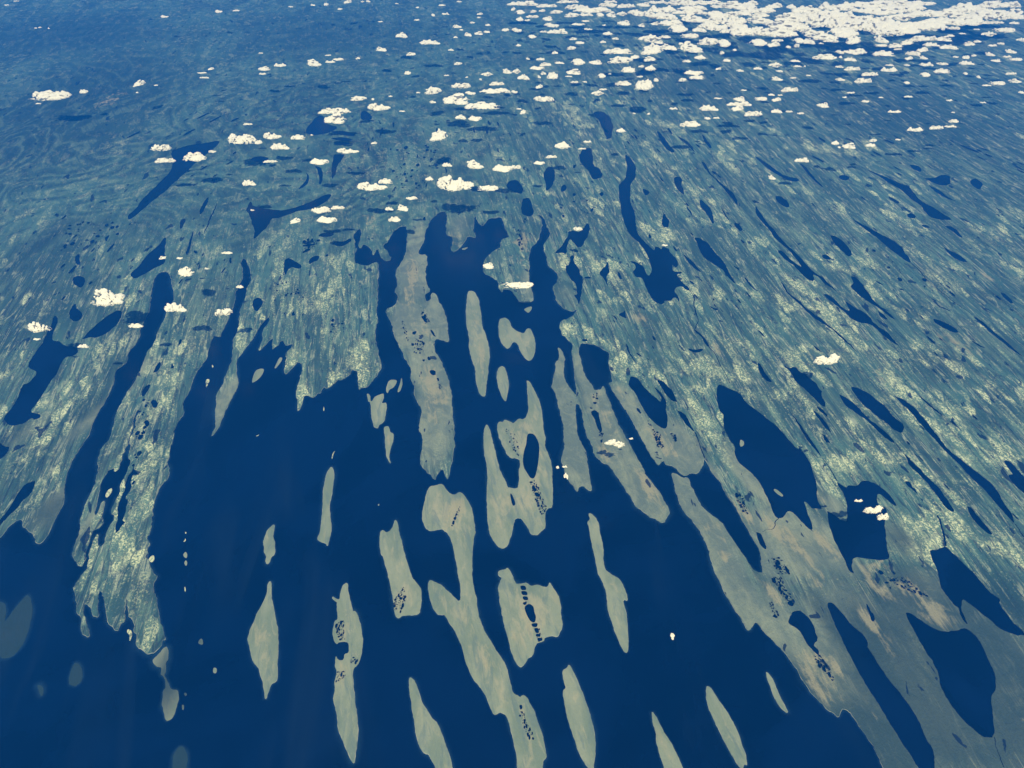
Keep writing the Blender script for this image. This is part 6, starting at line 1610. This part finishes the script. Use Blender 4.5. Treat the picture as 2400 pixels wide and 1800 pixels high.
# ------------------------------------------------------------------ clouds
def ico(sub):
    bm = bmesh.new(); bmesh.ops.create_icosphere(bm, subdivisions=sub, radius=1.0)
    v = np.array([tuple(q.co) for q in bm.verts]); f = [tuple(q.index for q in fc.verts) for fc in bm.faces]; bm.free()
    return v, f
ICO2 = ico(2)
def cloud_mesh(seed, stretch, ragged):
    """cauliflower heap: many puffs fused into one body, then frayed"""
    rg = random.Random(seed); V, F = [], []; k = 0
    nl = 2 + int(stretch*2.6)
    lobes, x = [], 0.0
    for i in range(nl):
        r = rg.uniform(0.20, 0.36)
        lobes.append((x, rg.uniform(-.16, .16), r, rg.uniform(0.35, 1.0)))
        x += r*rg.uniform(0.45, 0.95)*min(1.0, 0.45+stretch*0.6)
    for i in range(rg.randint(1, 2 + int(3*ragged))):
        bx, by, br, bh = rg.choice(lobes)
        a = rg.choice((-1, 1))*rg.uniform(0.5, 2.6)
        lobes.append((bx + br*math.cos(a), by + br*0.9*math.sin(a), br*rg.uniform(0.45, 0.75), bh*rg.uniform(0.3, 0.7)))
    v, f = ICO2
    for lx, ly, lr, lh in lobes:
        for i in range(int(60 + 260*lr)):
            a = rg.random()*2*math.pi; q = lr*math.sqrt(rg.random())*1.16
            dome = max(0.0, 1 - (q/lr)**2)
            r = rg.choice((0.026, 0.034, 0.045, 0.06))*rg.uniform(0.8, 1.25)*(0.55 + 0.7*dome)*(0.6 + lr*1.2)
            zc = r*0.4 + rg.random()*lh*0.36*dome
            V.append(v*r*np.array((rg.uniform(.8, 1.3), rg.uniform(.8, 1.3), rg.uniform(.7, 1.1))) + np.array((lx + q*math.cos(a)*1.1, ly + q*math.sin(a), zc)))
            F.extend(tuple(j+k for j in t_) for t_ in f); k += len(v)
    me = bpy.data.meshes.new("cloud_puffs"); me.from_pydata(np.concatenate(V).tolist(), [], F)
    tmp = bpy.data.objects.new("cloud_puffs", me); link(tmp)
    md = tmp.modifiers.new("fuse", 'REMESH'); md.mode = 'VOXEL'; md.voxel_size = 0.016
    dg = bpy.context.evaluated_depsgraph_get()
    ev = tmp.evaluated_get(dg).to_mesh()
    bm = bmesh.new(); bm.from_mesh(ev); tmp.evaluated_get(dg).to_mesh_clear()
    bpy.data.objects.remove(tmp); bpy.data.meshes.remove(me)
    # keep the one connected body
    left = set(bm.verts); best = []
    while left:
        st = [left.pop()]; comp = [st[0]]
        while st:
            for e in st.pop().link_edges:
                for w in e.verts:
                    if w in left: left.remove(w); st.append(w); comp.append(w)
        if len(comp) > len(best): best = comp
    keep = set(best)
    bmesh.ops.delete(bm, geom=[w for w in bm.verts if w not in keep], context='VERTS')
    for _ in range(10): bmesh.ops.smooth_vert(bm, verts=bm.verts, factor=0.5, use_axis_x=True, use_axis_y=True, use_axis_z=True)
    bm.normal_update()
    o = Vector((seed*1.7, seed*0.3, 5.0)); amp = 0.017 + 0.012*ragged
    for w in bm.verts:
        c = w.co
        d_ = noise.noise(c*8 + o) + 0.6*noise.noise(c*19 + o) + 0.2*noise.noise(c*42 + o)
        flat = 0.35 if w.normal.z < -0.3 else 1.0
        w.co = c + w.normal*amp*d_*flat
    vv = np.array([tuple(w.co) for w in bm.verts])
    rim = np.full(len(vv), 9.0)
    for lx, ly, lr, lh in lobes:
        rim = np.minimum(rim, np.hypot((vv[:, 0]-lx)/1.1, vv[:, 1]-ly)/lr)
    rim = np.clip((rim - 0.50)/0.70, 0, 1)
    vv[:, 2] = np.where(vv[:, 2] < 0.03, 0.03 + (vv[:, 2]-0.03)*0.3, vv[:, 2])
    lo = vv.min(0); hi = vv.max(0)
    vv[:, :2] = (vv[:, :2] - (lo+hi)[None, :2]/2) / (hi-lo)[None, :2]
    vv[:, 2] = (vv[:, 2] - lo[2]) / (hi[2]-lo[2])
    bm.verts.index_update()
    ff = [tuple(w.index for w in fc.verts) for fc in bm.faces]; bm.free()
    me = bpy.data.meshes.new("cloud"); me.from_pydata(vv.tolist(), [], ff)
    me.polygons.foreach_set("use_smooth", [True]*len(ff))
    at = me.attributes.new("rim", 'FLOAT_COLOR', 'POINT')
    at.data.foreach_set("color", np.stack([rim, rim, rim, rim*0+1], 1).astype(np.float32).ravel())
    return me
LIB = {}
for cls, (stretch, ragged, n) in {'long': (1.3, 0.8, 8), 'round': (0.45, 0.7, 8), 'rag': (0.8, 1.6, 5)}.items():
    LIB[cls] = []
    for i in range(n):
        me = cloud_mesh(100*len(LIB) + 7*i, stretch, ragged)
        me.materials.append(M_WISP if cls == 'rag' else M_CLOUD); LIB[cls].append(me)
WISPY = ("wisp", "frayed", "broken", "thin")
rest_v, rest_f, rest_r, rk = [], [], [], 0
rg = random.Random(11)
for i, (label, x, y, zb, w, d, h) in enumerate(CLOUDS):
    cls = 'rag' if label and any(q in label for q in WISPY) else 'long' if w > 1.6*d else 'round'
    me = LIB[cls][rg.randrange(len(LIB[cls]))]
    fx, fy = rg.choice((-1, 1)), rg.choice((-1, 1))
    if label:
        o = bpy.data.objects.new("cloud", me); link(o)
        o.location = (x, y, zb); o.scale = (w, d, h)
        o.rotation_euler = (0, 0, 0 if fx > 0 else math.pi)
        tag(o, label, "cloud", "fair-weather cumulus clouds")
    else:
        n = len(me.vertices); a = np.empty(n*3); me.vertices.foreach_get("co", a); a = a.reshape(-1, 3)*np.array((w*fx, d*fy, h)) + np.array((x, y, zb))
        flip = fx*fy < 0
        c4 = np.empty(n*4, dtype=np.float32); me.attributes["rim"].data.foreach_get("color", c4); rest_r.append(c4)
        rest_v.append(a); rest_f += [tuple(q+rk for q in (tuple(p.vertices)[::-1] if flip else tuple(p.vertices))) for p in me.polygons]; rk += n
if rest_v:
    o = mesh_obj("clouds", np.concatenate(rest_v), rest_f, M_CLOUD, smooth=True)
    set_attr(o, "rim", np.concatenate(rest_r))
    tag(o, "scatter of the tiniest white cloud shreds over the far land", "clouds", kind="stuff")

# ------------------------------------------------------------------ air
t = NT("hazy_air")
pv = t.n("ShaderNodeVolumePrincipled")
pv.inputs["Color"].default_value = (*HAZE_COLOR, 1); pv.inputs["Density"].default_value = HAZE_DENSITY
pv.inputs["Density Attribute"].default_value = ""; pv.inputs["Anisotropy"].default_value = 0.0
pv.inputs["Absorption Color"].default_value = (0, 0, 0, 1)
t.l(pv.outputs[0], t.out.inputs["Volume"])
X0, X1, Y0, Y1, Z0, Z1 = -155000, 155000, -65000, 175000, -4.5, 11300
hv = [(x, y, z) for z in (Z0, Z1) for x, y in ((X0, Y0), (X1, Y0), (X1, Y1), (X0, Y1))]
haze = mesh_obj("haze", hv, [(3, 2, 1, 0), (4, 5, 6, 7), (0, 1, 5, 4), (1, 2, 6, 5), (2, 3, 7, 6), (3, 0, 4, 7)], t.m)
tag(haze, "blue haze filling the air over the sea and land", "haze", kind="stuff")
